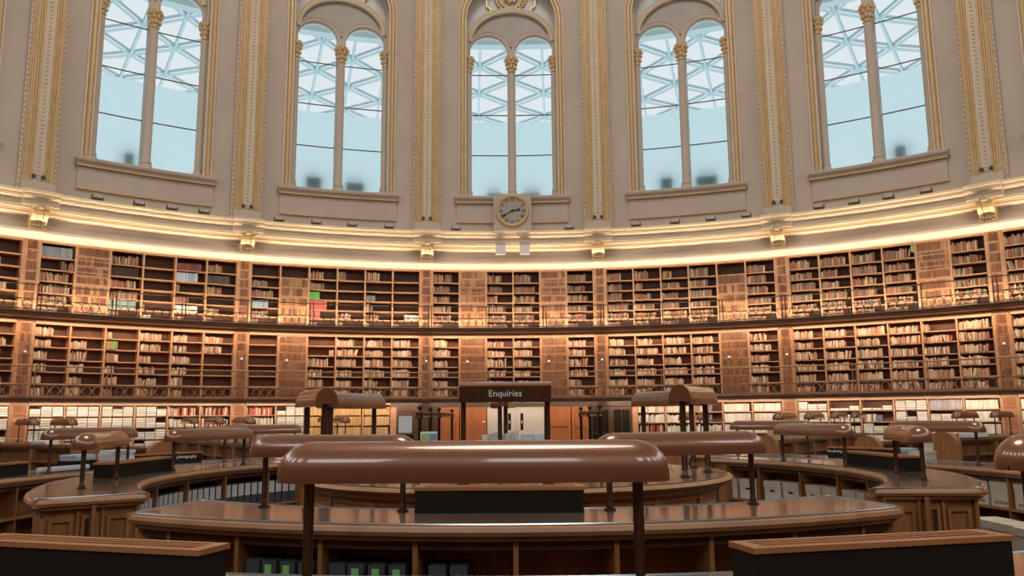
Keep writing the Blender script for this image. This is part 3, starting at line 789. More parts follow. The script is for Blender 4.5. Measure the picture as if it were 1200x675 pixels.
# flat archive boxes stacked on the floor-level shelves
for k in boxes:
    A = rad(k[1]*BAY) + k[6]/RB; px = 600 + F*(RB*math.sin(A))/(RB*math.cos(A) + 10.24)
    k[0] = 1/seen((RB*math.sin(A), RB*math.cos(A), k[8]))**2 if 2 < px < 1198 and k[3] < 3 else 0
boxes.sort(key=lambda k: -k[0])
def flat_box(mb, w, d, h, T):
    mb.box(-w/2, w/2, 0, d, 0, h*.74, T); mb.box(-w/2 - .004, w/2 + .004, -.004, d + .004, h*.56, h, T)
    mb.box(-w*.16, w*.16, -.007, 0, h*.12, h*.44, T)
UB = {}
def box_T(k):
    A = rad(k[1]*BAY) + k[6]/RB; r = RB + k[7]
    return Matrix.Translation((r*math.sin(A), r*math.cos(A), k[8])) @ Matrix.Rotation(-A, 4, 'Z')
SHADES = [C(232, 226, 214), C(224, 216, 202), C(236, 230, 220), C(214, 204, 190)]
for k in boxes[:300]:
    key = (round(k[9], 2), round(k[11], 3))
    if key not in UB:
        mb = MB(); flat_box(mb, k[9], k[10], k[11], Matrix.Identity(4)); UB[key] = mb.mesh('archive_box', M['book_obj'])
    o = obj('archive_box', UB[key]); T = box_T(k); o.location = T.translation; o.rotation_euler = T.to_euler(); o.color = random.choice(SHADES)
    tag(o, 'white flat box %s from bottom, %s stack, %s shelf, %s press, %s' % (ORD[k[5]], ORD[k[4]], ROWN[k[3]], ORD[k[2]], BAYNAME[k[1]]), 'box', 'flat archive boxes on the floor-level shelves')
mb = MB()
for k in boxes[300:]:
    mb.cur = random.choice(SHADES); flat_box(mb, k[9], k[10], k[11], box_T(k))
o = mb.build('stacked_archive_boxes', M['book_attr']); tag(o, 'white flat archive boxes stacked on the lower floor-level shelves', 'boxes', kind='stuff')

# ================================================================== DOORS UNDER THE CLOCK
V = bay_empty('wall_back_entrance', 0, 0); struct(V)
def sA(az): return RB*rad(az)
M['dark_door'] = noisy('dark_stained_door', C(74, 50, 32), C(92, 62, 40), (5, 5, .6), 0.45, nscale=2)
mb = MB(); mb.bbox(sA(-12.5), sA(12.5), .02, -.4, 2.12, 2.30, 12); mb.bbox(sA(-12.5), sA(12.5), .05, .0, 2.20, 2.26, 12); mb.build('lintel', M['dark_door'], V)
mb = MB()
for a0, a1 in ((-12.45, -11.9), (11.95, 12.45)): mb.bbox(sA(a0), sA(a1), .04, -.3, 0, 2.14, 1)
mb.build('door_post', M['oak'], V)
def panelled(name, a0, a1, mt, rails, parent=V, inset=.0):
    e = bay_empty(name, (a0 + a1)/2, 0); struct(e); w = sA((a1 - a0)/2)
    mb = MB(); mb.bbox(-w, w, -.04 - inset, -.08 - inset, .03, 2.12, 1); mb.build('panel', M[mt], e)
    mb = MB()
    for x in (-w, w - .11): mb.bbox(x, x + .11, .0 - inset, -.05 - inset, .03, 2.12, 1)
    for z in rails: mb.bbox(-w + .11, w - .11, .0 - inset, -.05 - inset, z, z + .1, 1)
    mb.build('stile', M[mt], e)
    return e, w
M['door_orange'] = noisy('varnished_oak_door', C(170, 98, 54), C(194, 118, 68), (5, 5, .7), 0.36, nscale=2)
d, w = panelled('door_1', -11.9, -9.8, 'dark_door', (.05, 1.0, 2.02))
mb = MB(); [mb.bbox(-w + .14 + i*.1, -w + .2 + i*.1, -.02, -.06, .15, 2.0, 1) for i in range(5)]; mb.build('plank', M['dark_door'], d)
d, w = panelled('door_2', -9.8, -7.65, 'dark_door', (.05, 1.0, 2.02))
mb = MB(); [mb.bbox(-w + .14 + i*.1, -w + .2 + i*.1, -.02, -.06, .15, 2.0, 1) for i in range(5)]; mb.build('plank', M['dark_door'], d)
panelled('wall_panel', -7.6, -5.6, 'door_orange', (.05, 2.02))
d, w = panelled('door_3', -5.5, -2.8, 'door_orange', (.05, .8, 2.02))
mb = MB(); mb.bbox(-.03, .03, .0, -.05, .9, 2.02, 1); mb.build('muntin', M['door_orange'], d)
mb = MB(); mb.ball((w - .12, -.06, 1.56), .045, 8, 6); mb.lathe([(.05, 0), (.05, .012)], 10); mb.build('door_knob', M['white'], d, True)
for nm, a0, a1, sg in (('door_4', -2.72, .15, 1), ('door_5', .17, 3.05, -1)):
    e = bay_empty(nm, (a0 + a1)/2, 0); struct(e); w = sA((a1 - a0)/2)
    mb = MB(); mb.bbox(-w, w, -.03, -.08, .02, 2.12, 1); mb.bbox(-w, -w + .05, .0, -.08, .02, 2.12, 1) if sg > 0 else mb.bbox(w - .05, w, .0, -.08, .02, 2.12, 1); mb.build('leaf', M['white_paint'], e)
    x = sg*(w - .23)
    mb = MB(); mb.bbox(x - .055, x + .055, -.02, -.04, 1.25, 1.88, 1); mb.build('vision_pane', M['dark_glass'], e)
    mb = MB(); mb.bbox(x - .02, x + .02, -.005, -.03, 1.50, 1.60, 1); mb.build('door_plate', M['gold_pale'], e)
    mb = MB(); x2 = sg*(w - .07); mb.tube([(x2, -.0, 1.0), (x2, -.05, 1.0), (x2, -.05, 1.22), (x2, -.0, 1.22)], .012, 6); mb.build('pull_handle', M['dark_metal'], e)
panelled('wall_panel', 3.15, 5.75, 'door_orange', (.05, .75, 1.38, 2.02))
panelled('wall_panel', 5.85, 7.6, 'door_orange', (.05, 1.35, 2.02))
for nm, a0, a1 in (('door_6', 7.7, 9.8), ('door_7', 9.82, 11.9)):
    e = bay_empty(nm, (a0 + a1)/2, 0); struct(e); w = sA((a1 - a0)/2)
    mb = MB(); mb.bbox(-w, -w + .09, .0, -.06, .02, 2.1, 1); mb.bbox(w - .09, w, .0, -.06, .02, 2.1, 1); mb.bbox(-w + .09, w - .09, .0, -.06, 1.98, 2.1, 1); mb.bbox(-w + .09, w - .09, .0, -.06, .02, .3, 1); mb.build('door_frame', M['dark_door'], e)
    mb = MB(); mb.bbox(-w + .09, w - .09, -.03, -.04, .3, 1.98, 1); mb.build('pane', M['dark_glass'], e)
    mb = MB(); mb.bbox(-w + .09, w - .09, -.015, -.05, 1.1, 1.13, 1); mb.bbox(-.012, .012, -.015, -.05, .3, 1.98, 1); mb.build('glazing_bar', M['dark_door'], e)

# ================================================================== CLOCK AND FITTINGS ON THE CORNICE
def faceT(x, y, z, rz=0): return Matrix.Translation((x, y, z)) @ Matrix.Rotation(PI/2, 4, 'X') @ Matrix.Rotation(rz, 4, 'Z')
ck = thing('wall_clock', 'round wall clock with roman numerals on a square board below the middle window', 'clock', (0, 21.22, 8.78))
mb = MB(); mb.box(-.74, .74, -.02, .36, -.02, 1.63); mb.build('clock_board', M['plaster'], ck)
def disc(r0, r1, y0, y1, n=48):
    prof = [(r0, y0), (r1, y0), (r1, y1), (r0, y1)]; mb = MB(); vs = []; fs = []
    for i in range(n):
        t = 2*PI*i/n
        for r, y in prof: vs.append((r*math.sin(t), y, r*math.cos(t) + CZ))
    for i in range(n):
        for j in range(4): fs.append((4*i + j, 4*((i+1) % n) + j, 4*((i+1) % n) + (j+1) % 4, 4*i + (j+1) % 4))
    mb.add(vs, fs); return mb
CZ = .94
disc(.001, .56, -.05, -.02).build('dial', M['dial'] if 'dial' in M else M['plaster_grey'], ck)
mb = MB()
for rr, q, yy in ((.60, .055, -.06), (.545, .022, -.07)): mb.tube([(rr*math.sin(t), yy, CZ + rr*math.cos(t)) for t in arange(0, 2*PI, 48)[:-1]], q, 8, True)
mb.build('bezel', M['gold'], ck, True)
for i, n_ in enumerate(('XII', 'I', 'II', 'III', 'IIII', 'V', 'VI', 'VII', 'VIII', 'IX', 'X', 'XI')):
    t = 2*PI*i/12; text_mesh(n_, .155, .004, 'numeral', M['ink'], ck, faceT(.435*math.sin(t), -.056, CZ + .435*math.cos(t), -t), .9)
def hand(name, ang, L_, w, tail):
    mb = MB(); T = Matrix.Translation((0, -.075, CZ)) @ Matrix.Rotation(ang, 4, 'Y')
    pts = [(-w*.4, -tail), (w*.4, -tail), (w*.5, L_*.62), (w*1.3, L_*.68), (0, L_), (-w*1.3, L_*.68), (-w*.5, L_*.62)]
    n_ = len(pts); vs = [T @ Vector((x, y, z)) for y in (0, .012) for x, z in pts]
    mb.add(vs, [tuple(range(n_)), tuple(n_ + j for j in reversed(range(n_)))] + [(j, n_ + j, n_ + (j+1) % n_, (j+1) % n_) for j in range(n_)])
    mb.build(name, M['ink'], ck)
hand('hour_hand', rad(80), .33, .05, .06); hand('minute_hand', rad(240), .47, .035, .08)
mb = MB(); mb.ball((0, -.085, CZ), .04, 8, 6); mb.build('hand_boss', M['ink'], ck, True)
FL = [(93, 231), (150, 238), (201, 245), (250, 252), (331, 260), (378, 263), (422, 265), (465, 267), (537, 270), (664, 269), (738, 265), (781, 262), (826, 260), (871, 254), (951, 245), (1001, 238), (1053, 230), (1108, 221)]
FAZ = [-40.5, -37.0, -34.1, -31.2, -24.1, -20.4, -16.8, -13.0, -6.0, 6.0, 13.0, 17.0, 20.6, 24.1, 31.0, 34.2, 37.2, 40.4]
mb = MB(); T = Matrix.Translation((0, 0, .02)) @ Matrix.Rotation(rad(-18), 4, 'X')
mb.box(-.15, .15, -.1, .1, 0, .13, T); mb.box(-.16, .16, -.11, .11, .13, .15, T); hous = mb.mesh('housing', M['grey_box'])
mb = MB(); mb.box(-.19, -.165, -.03, .03, -.035, .12); mb.box(.165, .19, -.03, .03, -.035, .12); mb.box(-.19, .19, -.03, .03, -.035, -.015); yoke = mb.mesh('yoke', M['dark_metal'])
for i, a in enumerate(FAZ):
    t = thing('floodlight', 'small grey floodlight box on the cornice ledge, %s from the left' % ORD[i], 'floodlight', ring_pt(20.83, a, 8.856), -rad(a), 'floodlights on the cornice ledge')
    obj('housing', hous, t); obj('yoke', yoke, t)
mb = MB(); mb.ball((0, -.03, .16), .055, 8, 6); mb.tube([(0, -.03, .16), (0, .06, .20)], [.05, .07], 8); h_ = mb.mesh('lamp_head', M['dark_metal'], True)
mb = MB(); mb.box(-.05, .05, -.04, .05, 0, .03); mb.box(-.012, .012, -.01, .01, .03, .14); s_ = mb.mesh('bracket', M['cream'])
for i, (az, n) in enumerate(RIBS):
    for q, dx in (('left', -.14), ('right', .14)):
        t = thing('spotlight', 'small dark spotlight at the foot of the %s gilded rib, %s of the pair' % (ORD[i], q), 'spotlight', ring_pt(21.24, az + math.degrees(dx/21.2), 9.222), -rad(az), 'spotlights at the rib feet')
        obj('lamp_head', h_, t); obj('bracket', s_, t)
for q, x in (('left', -.46), ('right', .46)):
    t = thing('light_box', 'white box fitting hung on the cornice below the clock, %s one' % q, 'light', (x, 20.62, 7.87), 0, 'white box fittings below the clock')
    mb = MB(); mb.box(-.19, .19, -.04, .06, 0, .36); mb.build('housing', M['white'], t)
    mb = MB(); mb.box(-.19, .19, -.045, .20, .36, .49); mb.build('bracket', M['plaster'], t)
t = thing('exit_sign', 'small green sign hanging at the top of the upper gallery press, far right', 'sign', ring_pt(21.2, 38.7, 7.02), -rad(38.7))
mb = MB(); mb.box(-.012, .012, -.26, .02, 0, .22); mb.build('sign_plate', M['green'], t); mb = MB(); mb.tube([(0, -.12, .22), (0, -.12, .36)], .008, 5); mb.build('rod', M['dark_metal'], t)
for i, (az, z, w, h, lab) in enumerate([(-20.3, 10.5, .62, .62, 'left of the mullion, second window'), (-16.2, 10.5, .75, .52, 'right of the mullion, second window'), (15.9, 10.5, .5, .62, 'left of the mullion, fourth window'), (19.9, 10.5, .85, .55, 'right of the mullion, fourth window'),
        (-1.9, 10.5, .6, .3, 'left of the mullion, middle window'), (2.0, 10.5, .7, .3, 'right of the mullion, middle window'), (-37.2, 10.5, .35, .6, 'by the mullion, first window'), (37.6, 10.5, .4, .6, 'by the mullion, fifth window')]):
    t = thing('roof_floodlight', 'blurred dark outdoor lamp behind frosted glass, %s' % lab, 'floodlight', ring_pt(22.66, az, z), -rad(az), 'outdoor lamps behind the frosted glass')
    mb = MB(); mb.box(-w/2, w/2, -.12, .2, .12, h); mb.build('housing', M['file_grey0'], t); mb = MB(); mb.box(-.08, .08, -.06, .14, -.2, .12); mb.build('stand', M['dark_metal'], t)
# ================================================================== CATALOGUE DESKS
def polar(r, az): return Vector((r*math.sin(rad(az)), r*math.cos(rad(az))))
def outline(r0, r1, i0, i1, o0, o1, inset=0.0, corner=.12):
    """closed plan of a curved desk: inner arc i0..i1, outer arc o0..o1 (degrees), rounded corners"""
    def seg(r, a, b, n=26):
        return [polar(r, a + (b - a)*k/n) for k in range(n + 1)]
    sg = 1 if i1 > i0 else -1
    cin, cout = math.degrees(corner/r0)*sg, math.degrees(corner/r1)*sg
    ii = math.degrees(inset/r0)*sg; oo = math.degrees(inset/r1)*sg
    r0 += inset; r1 -= inset; i0 += ii; i1 -= ii; o0 += oo; o1 -= oo
    A, B = polar(r0, i0), polar(r1, o0); Cc, D = polar(r1, o1), polar(r0, i1)
    def rc(P, pa, pb):   # rounded corner through control point P
        return [(pa*(1-t)**2 + P*2*t*(1-t) + pb*t*t) for t in (0, .25, .5, .75, 1)]
    pts = seg(r0, i1 - cin, i0 + cin)
    d = (B - A).normalized()
    pts += rc(A, polar(r0, i0 + cin), A + d*corner)[1:]
    pts += rc(B, B - d*corner, polar(r1, o0 + cout))
    pts += seg(r1, o0 + cout, o1 - cout)[1:]
    d = (D - Cc).normalized()
    pts += rc(Cc, polar(r1, o1 - cout), Cc + d*corner)[1:]
    pts += rc(D, D - d*corner, polar(r0, i1 - cin))
    out = []
    for p in pts:
        if not out or (p - out[-1]).length > 1e-3: out.append(p)
    if (out[0] - out[-1]).length < 1e-3: out.pop()
    return out
def strip_fill(mb, r0, r1, i0, i1, o0, o1, z0, z1, n=40):
    """solid between the two arcs as a strip of blocks (keeps concave plans clean)"""
    vs = []
    for k in range(n + 1):
        a, b = polar(r0, i0 + (i1 - i0)*k/n), polar(r1, o0 + (o1 - o0)*k/n)
        vs += [(a.x, a.y, z0), (b.x, b.y, z0), (b.x, b.y, z1), (a.x, a.y, z1)]
    fs = [(0, 1, 2, 3), tuple(4*n + j for j in (3, 2, 1, 0))]
    for k in range(n):
        for j in range(4): fs.append((4*k + j, 4*k + 4 + j, 4*k + 4 + (j+1) % 4, 4*k + (j+1) % 4))
    mb.add(vs, fs)
def arc_desk(label, r0, r1, i0, i1, o0, o1, zt, div=7.0, spine_m='desk_oak', off=(0, 0)):
    am = (i0 + i1)/2; base = Vector(ring_pt((r0 + r1)/2, am, 0)); e = thing('catalogue_desk', label, 'desk', base, 0, 'curved catalogue desks')
    Ti = Matrix.Translation(-base)
    def put(mb, name, mt, smooth=False, parent=e):
        me = mb.mesh(name, M[mt], smooth); me.transform(Ti); fix_normals(me); return obj(name, me, parent)
    mb = MB(); strip_fill(mb, r0 + .03, r1 - .03, i0 + .4*(1 if i1 > i0 else -1), i1 - .4*(1 if i1 > i0 else -1), o0 + .4*(1 if i1 > i0 else -1), o1 - .4*(1 if i1 > i0 else -1), zt - .075, zt - .004); ol = outline(r0, r1, i0, i1, o0, o1, .036)
    mb.tube([(p.x, p.y, zt - .040) for p in ol], .036, 8, True); mb.tube([(p.x, p.y, zt - .085) for p in outline(r0, r1, i0, i1, o0, o1, .06)], .02, 6, True)
    put(mb, 'edge_moulding', 'desk_edge', True)
    mb = MB(); strip_fill(mb, r0 + .05, r1 - .05, i0 + .45*(1 if i1 > i0 else -1), i1 - .45*(1 if i1 > i0 else -1), o0 + .45*(1 if i1 > i0 else -1), o1 - .45*(1 if i1 > i0 else -1), zt - .03, zt + .002); put(mb, 'leather_top', 'leather')
    mb = MB(); mb.tube([(p.x, p.y, zt - .003) for p in outline(r0, r1, i0, i1, o0, o1, .045)], .011, 5, True); put(mb, 'edge_strip', 'edge_metal', True)
    rm = (r0 + r1)/2; im, om = (i0 + o0)/2, (i1 + o1)/2; sg = 1 if i1 > i0 else -1
    mb = MB(); strip_fill(mb, rm - .015, rm + .015, im, om, im, om, .08, zt - .075); put(mb, 'spine_panel', spine_m)
    mb = MB(); strip_fill(mb, r0 + .10, r1 - .10, i0 + sg, i1 - sg, o0 + sg, o1 - sg, 0, .10); put(mb, 'plinth', 'desk_dark')
    mb = MB(); strip_fill(mb, r0 + .07, r1 - .07, i0 + sg, i1 - sg, o0 + sg, o1 - sg, .49, .52); put(mb, 'lower_shelf', 'desk_oak')
    mb = MB(); strip_fill(mb, r0 + .10, r0 + .13, i0 + sg, i1 - sg, i0 + sg, i1 - sg, zt - .16, zt - .075); strip_fill(mb, r1 - .13, r1 - .10, o0 + sg, o1 - sg, o0 + sg, o1 - sg, zt - .16, zt - .075); put(mb, 'apron', 'desk_dark')
    n = int(abs(om - im)/div)
    for k in range(1, n):
        a = im + (om - im)*k/n; p, q = polar(r0 + .085, a), polar(r1 - .085, a); d = (q - p).normalized(); t = Vector((-d.y, d.x))*.016
        mb = MB(); mb.prism([tuple(p - t), tuple(q - t), tuple(q + t), tuple(p + t)], .10, zt - .075); put(mb, 'divider', 'desk_oak')
    for a0, b0, s in ((i0, o0, sg), (i1, o1, -sg)):
        p, q = polar(r0 + .10, a0 + s*1.4), polar(r1 - .10, b0 + s*1.4); d = (q - p).normalized(); nrm = Vector((d.y, -d.x))
        if nrm.dot(polar(rm, (i0+i1)/2) - (p + q)/2) < 0: nrm = -nrm
        L_ = (q - p).length
        mb = MB(); mb.prism([tuple(p), tuple(q), tuple(q + nrm*.30), tuple(p + nrm*.30)], .0, zt - .075); ep = put(mb, 'end_panel', 'desk_oak')
        fr = MB()
        def frame(u0, u1, z0, z1, w=.035, dep=.025):
            for (ua, ub, za, zb) in ((u0, u1, z0, z0 + w), (u0, u1, z1 - w, z1), (u0, u0 + w, z0 + w, z1 - w), (u1 - w, u1, z0 + w, z1 - w)):
                pa, pb = p + d*(L_*ua) , p + d*(L_*ub) if ub <= 1 else q
                fr.prism([tuple(pa - nrm*dep), tuple(pb - nrm*dep), tuple(pb), tuple(pa)], za, zb)
        def frm(u0, u1, z0, z1):
            w = .03/L_
            for (ua, ub, za, zb) in ((u0, u1, z0, z0 + .03), (u0, u1, z1 - .03, z1), (u0, u0 + w, z0 + .03, z1 - .03), (u1 - w, u1, z0 + .03, z1 - .03)):
                pa, pb = p + d*(L_*ua), p + d*(L_*ub); fr.prism([tuple(pa - nrm*.025), tuple(pb - nrm*.025), tuple(pb), tuple(pa)], za, zb)
        frm(.10, .34, .25, zt - .18); frm(.42, .60, zt - .46, zt - .16); frm(.42, .60, .2, zt - .5); frm(.68, .92, .25, zt - .18)
        for ua, ub in ((.0, .04), (.37, .40), (.62, .65), (.96, 1.0)):
            pa, pb = p + d*(L_*ua), p + d*(L_*ub); fr.prism([tuple(pa - nrm*.03), tuple(pb - nrm*.03), tuple(pb), tuple(pa)], .1, zt - .09)
        put(fr, 'end_moulding', 'desk_oak', False, ep)
        ca = p + d*(L_*.45); cb = p + d*(L_*.57); g = MB(); g.prism([tuple(ca - nrm*.012), tuple(cb - nrm*.012), tuple(cb), tuple(ca)], zt - .42, zt - .20); put(g, 'end_grille', 'desk_dark', False, ep)  # dark plate stands for the shaded hollow of a square niche
    return e
ZI, ZO = 1.09, 1.02
arc_desk('curved leather-topped oak desk nearest the round centre desk, in front of it', 4.1, 5.03, 141.0, 219.0, 145.7, 214.3, ZI)
arc_desk('curved oak desk sweeping round right of the centre desk, panelled end facing forward', 4.1, 5.0, 130.2, 46.0, 123.2, 49.0, ZI, 11)
arc_desk('curved oak desk sweeping round left of the centre desk, panelled end facing forward', 4.15, 5.15, -127.5, -46.0, -128.0, -49.0, ZI, 11)
arc_desk('curved oak desk along the bottom edge carrying the largest lamp', 6.26, 7.20, 137.0, 223.0, 138.0, 222.0, ZO)
arc_desk('outer curved oak desk at far right behind the right inner desk', 6.4, 7.35, 128.0, 30.0, 127.0, 31.5, ZO)
arc_desk('outer curved oak desk at far left behind the left inner desk', 6.4, 7.35, -128.0, -32.0, -127.0, -33.5, ZO)

# round desk in the middle
e = thing('round_enquiry_desk', 'round panelled oak enquiry desk in the middle of the room', 'desk', (0, 0, 0)); zt = ZI
def fullring(mb, prof): mb.sweep(prof, 0, 360, 72, caps=False)
mb = MB(); fullring(mb, [(1.80, zt - .07), (2.50, zt - .07), (2.55, zt - .055), (2.57, zt - .035), (2.55, zt - .012), (2.52, zt - .003), (1.80, zt - .003), (1.77, zt - .035)]); fullring(mb, [(2.44, zt - .13), (2.50, zt - .09), (2.50, zt - .07), (2.40, zt - .07)]); me = mb.mesh('edge_moulding', M['desk_edge'], True); fix_normals(me); obj('edge_moulding', me, e)
mb = MB(); fullring(mb, [(1.84, zt - .02), (2.49, zt - .02), (2.49, zt + .002), (1.84, zt + .002)]); me = mb.mesh('leather_top', M['leather']); fix_normals(me); obj('leather_top', me, e)
mb = MB(); fullring(mb, [(2.488, zt - .006), (2.51, zt - .006), (2.51, zt + .006), (2.488, zt + .006)]); me = mb.mesh('edge_strip', M['edge_metal']); fix_normals(me); obj('edge_strip', me, e)
mb = MB(); fullring(mb, [(2.34, 0), (2.38, 0), (2.38, zt - .07), (2.34, zt - .07)]); fullring(mb, [(1.95, 0), (1.99, 0), (1.99, zt - .07), (1.95, zt - .07)]); me = mb.mesh('carcass', M['desk_oak']); fix_normals(me); obj('carcass', me, e)
mb = MB(); fullring(mb, [(2.36, 0), (2.43, 0), (2.43, .14), (2.36, .16)]); me = mb.mesh('plinth', M['desk_oak']); fix_normals(me); obj('plinth', me, e)
for k in range(20):
    a0 = 18*k
    mb = MB(); mb.sweep([(2.375, .15), (2.41, .15), (2.41, zt - .12), (2.375, zt - .12)], a0 - 1.6, a0 + 1.6, 2)
    for za, zb in ((.2, .26), (.9, .95)): mb.sweep([(2.375, za), (2.40, za), (2.40, zb), (2.375, zb)], a0 + 1.6, a0 + 16.4, 4)
    mb.sweep([(2.375, .34), (2.395, .36), (2.395, .82), (2.375, .84)], a0 + 3.6, a0 + 14.4, 4)
    me = mb.mesh('raised_panel', M['desk_oak']); fix_normals(me); obj('raised_panel', me, e)

# ================================================================== DESK LAMPS
def shade_mesh(L, w=.125, h=.15, flat=False):
    mb = MB(); n = 14
    xs = []
    e_ = .16
    if flat: stations = [(-L/2, 1), (L/2, 1)]
    else:
        cap = [(i/8.0)*PI/2 for i in range(9)]
        stations = [(-L/2 + e_ - e_*math.cos(t), max(.03, math.sin(t)**.75)) for t in cap] + [(L/2 - e_ + e_*math.cos(t), max(.03, math.sin(t)**.75)) for t in reversed(cap)]
    prof = [(-w, -.016), ] + [(-w*math.cos(PI*i/n)*(1 if True else 1), h*math.sin(PI*i/n)**.85 if 0 < i < n else 0) for i in range(n + 1)] + [(w, -.016)]
    prof += [(w*.93, -.016), (w*.88, .012), (-w*.88, .012), (-w*.93, -.016)]
    q = len(prof); vs = []
    for x, s in stations: vs += [(x, y*s, (z*s if z > 0.013 else z)) for y, z in prof]
    fs = [tuple(range(q)), tuple((len(stations)-1)*q + j for j in reversed(range(q)))]
    for i in range(len(stations)-1):
        for j in range(q): fs.append((i*q + j, (i+1)*q + j, (i+1)*q + (j+1) % q, i*q + (j+1) % q))
    mb.add(vs, fs); me = mb.mesh('lamp_shade', M['bronze'], True); fix_normals(me); me.set_sharp_from_angle(angle=rad(50)); return me
LC_ = {}
def desk_lamp(label, x, y, rz, zt, L=1.37, hgt=.385, tall=False, w=.125, sh=.15, post_frac=.42, cat='desk lamp', group='bronze desk lamps', nm='desk_lamp', flat=False, pr=.018):
    e = thing(nm, label, cat, (x, y, zt + .001), rz, group)
    k = (round(L, 2), w, sh, flat)
    if k not in LC_: LC_[k] = shade_mesh(L, w, sh, flat)
    obj('lamp_shade', LC_[k], e, (0, 0, hgt))
    k2 = ('post', round(hgt, 2), pr)
    if k2 not in LC_:
        mb = MB(); mb.lathe([(pr*2.4, 0), (pr*2.4, .012), (pr*1.5, .02), (pr*1.35, .045), (pr, .06), (pr, hgt + .02)], 10)
        if pr > .015:
            for i in range(6):
                t = 2*PI*i/6; mb.tube([(pr*math.cos(t), pr*math.sin(t), .07), (pr*math.cos(t), pr*math.sin(t), hgt)], pr*.28, 4)
        LC_[k2] = mb.mesh('post', M['post'], True)
    for s in (-1, 1): obj('post', LC_[k2], e, (s*L*post_frac, 0, 0))
    return e
def lamp_at(label, r, az, zt, L, hgt, **kw): x, y, _ = ring_pt(r, az); return desk_lamp(label, x, y, -rad(az), zt, L, hgt, **kw)
lamp_at('largest bronze lamp, in the middle foreground on the near desk', 6.62, 181.6, ZO, 1.68, .475, sh=.155, w=.13)
lamp_at('bronze lamp cut off by the right edge, close to the front', 6.62, 152.3, ZO, 1.68, .475, sh=.155, w=.13)
lamp_at('bronze lamp on the inner desk, left behind the largest lamp', 4.24, 198.6, ZI, 1.38, .39)
lamp_at('bronze lamp on the inner desk, right behind the largest lamp', 4.24, 163.2, ZI, 1.38, .39)
desk_lamp('bronze lamp seen end-on, over the left panelled desk end', -4.34, -1.42, rad(101), ZI, 1.45, .39)
desk_lamp('bronze lamp seen end-on, over the right panelled desk end', 4.19, -1.28, rad(79), ZI, 1.25, .39)
lamp_at('bronze lamp on the right inner desk beyond its dark box', 4.2, 74, ZI, 1.62, .39)
lamp_at('bronze lamp on the left inner desk beyond its dark box', 4.45, -71.5, ZI, 1.75, .39)
lamp_at('bronze lamp on the left outer desk behind the end-on lamp', 6.62, -71, ZO, 1.70, .475)
lamp_at('bronze lamp on the right outer desk behind the end-on lamp', 6.75, 69.5, ZO, 1.70, .475)
lamp_at('bronze lamp farthest along the left outer desk', 6.62, -43.5, ZO, 1.6, .475)
lamp_at('bronze lamp farthest along the right outer desk', 6.62, 44, ZO, 1.6, .475)
# tall lamps on the round desk
def tall_lamp(label, p, q):
    p, q = Vector(p), Vector(q); d = q - p; c = (p + q)/2
    return desk_lamp(label, c.x, c.y, math.atan2(d.y, d.x), ZI, d.length*1.16, .80, w=.13, sh=.19, flat=True, pr=.026, nm='tall_lamp', cat='lamp', group='tall lamps on the round desk')
tall_lamp('tall flat-ended lamp at near left of the round desk', (-2.08, -1.10), (-2.46, -.35))
tall_lamp('tall flat-ended lamp at far left of the round desk', (-2.36, .40), (-1.95, 1.40))
tall_lamp('tall flat-ended lamp at near right of the round desk', (1.83, -1.15), (2.27, -.35))
tall_lamp('tall flat-ended lamp at far right of the round desk', (2.28, .45), (1.80, 1.45))
# enquiries canopy
e = thing('enquiries_canopy', 'bronze lamp canopy lettered Enquiries on posts over the round desk', 'sign', (-.09, -1.92, ZI + .001))
mb = MB(); n = 8; prof = [(-.13, .80), (-.13, .955)] + [(-.13*math.cos(PI*i/n), .955 + .055*math.sin(PI*i/n)) for i in range(1, n)] + [(.13, .955), (.13, .80)]
q = len(prof); vs = [(x, y, z) for x in (-.455, .455) for y, z in prof]; mb.add(vs, [tuple(range(q)), tuple(q + j for j in reversed(range(q)))] + [(j, q + j, q + (j+1) % q, (j+1) % q) for j in range(q)])
me = mb.mesh('canopy_shade', M['bronze']); fix_normals(me); obj('canopy_shade', me, e)
mb = MB(); mb.box(-.45, .45, -.142, -.131, .805, .96); mb.build('sign_board', M['sign_brown'] if 'sign_brown' in M else M['post'], e)
text_mesh('Enquiries', .09, .003, 'lettering', M['letter'], e, faceT(0, -.146, .885))
mb = MB(); mb.lathe([(.06, 0), (.06, .015), (.035, .03), (.03, .07), (.026, .09), (.026, .80)], 12); pm = mb.mesh('post', M['post'], True)
for x in (-.42, .42): obj('post', pm, e, (x, 0, 0))
t = tall_lamp('tall lamp behind the Enquiries canopy, only its posts showing', (-.21, 1.85), (-.13, 2.35))

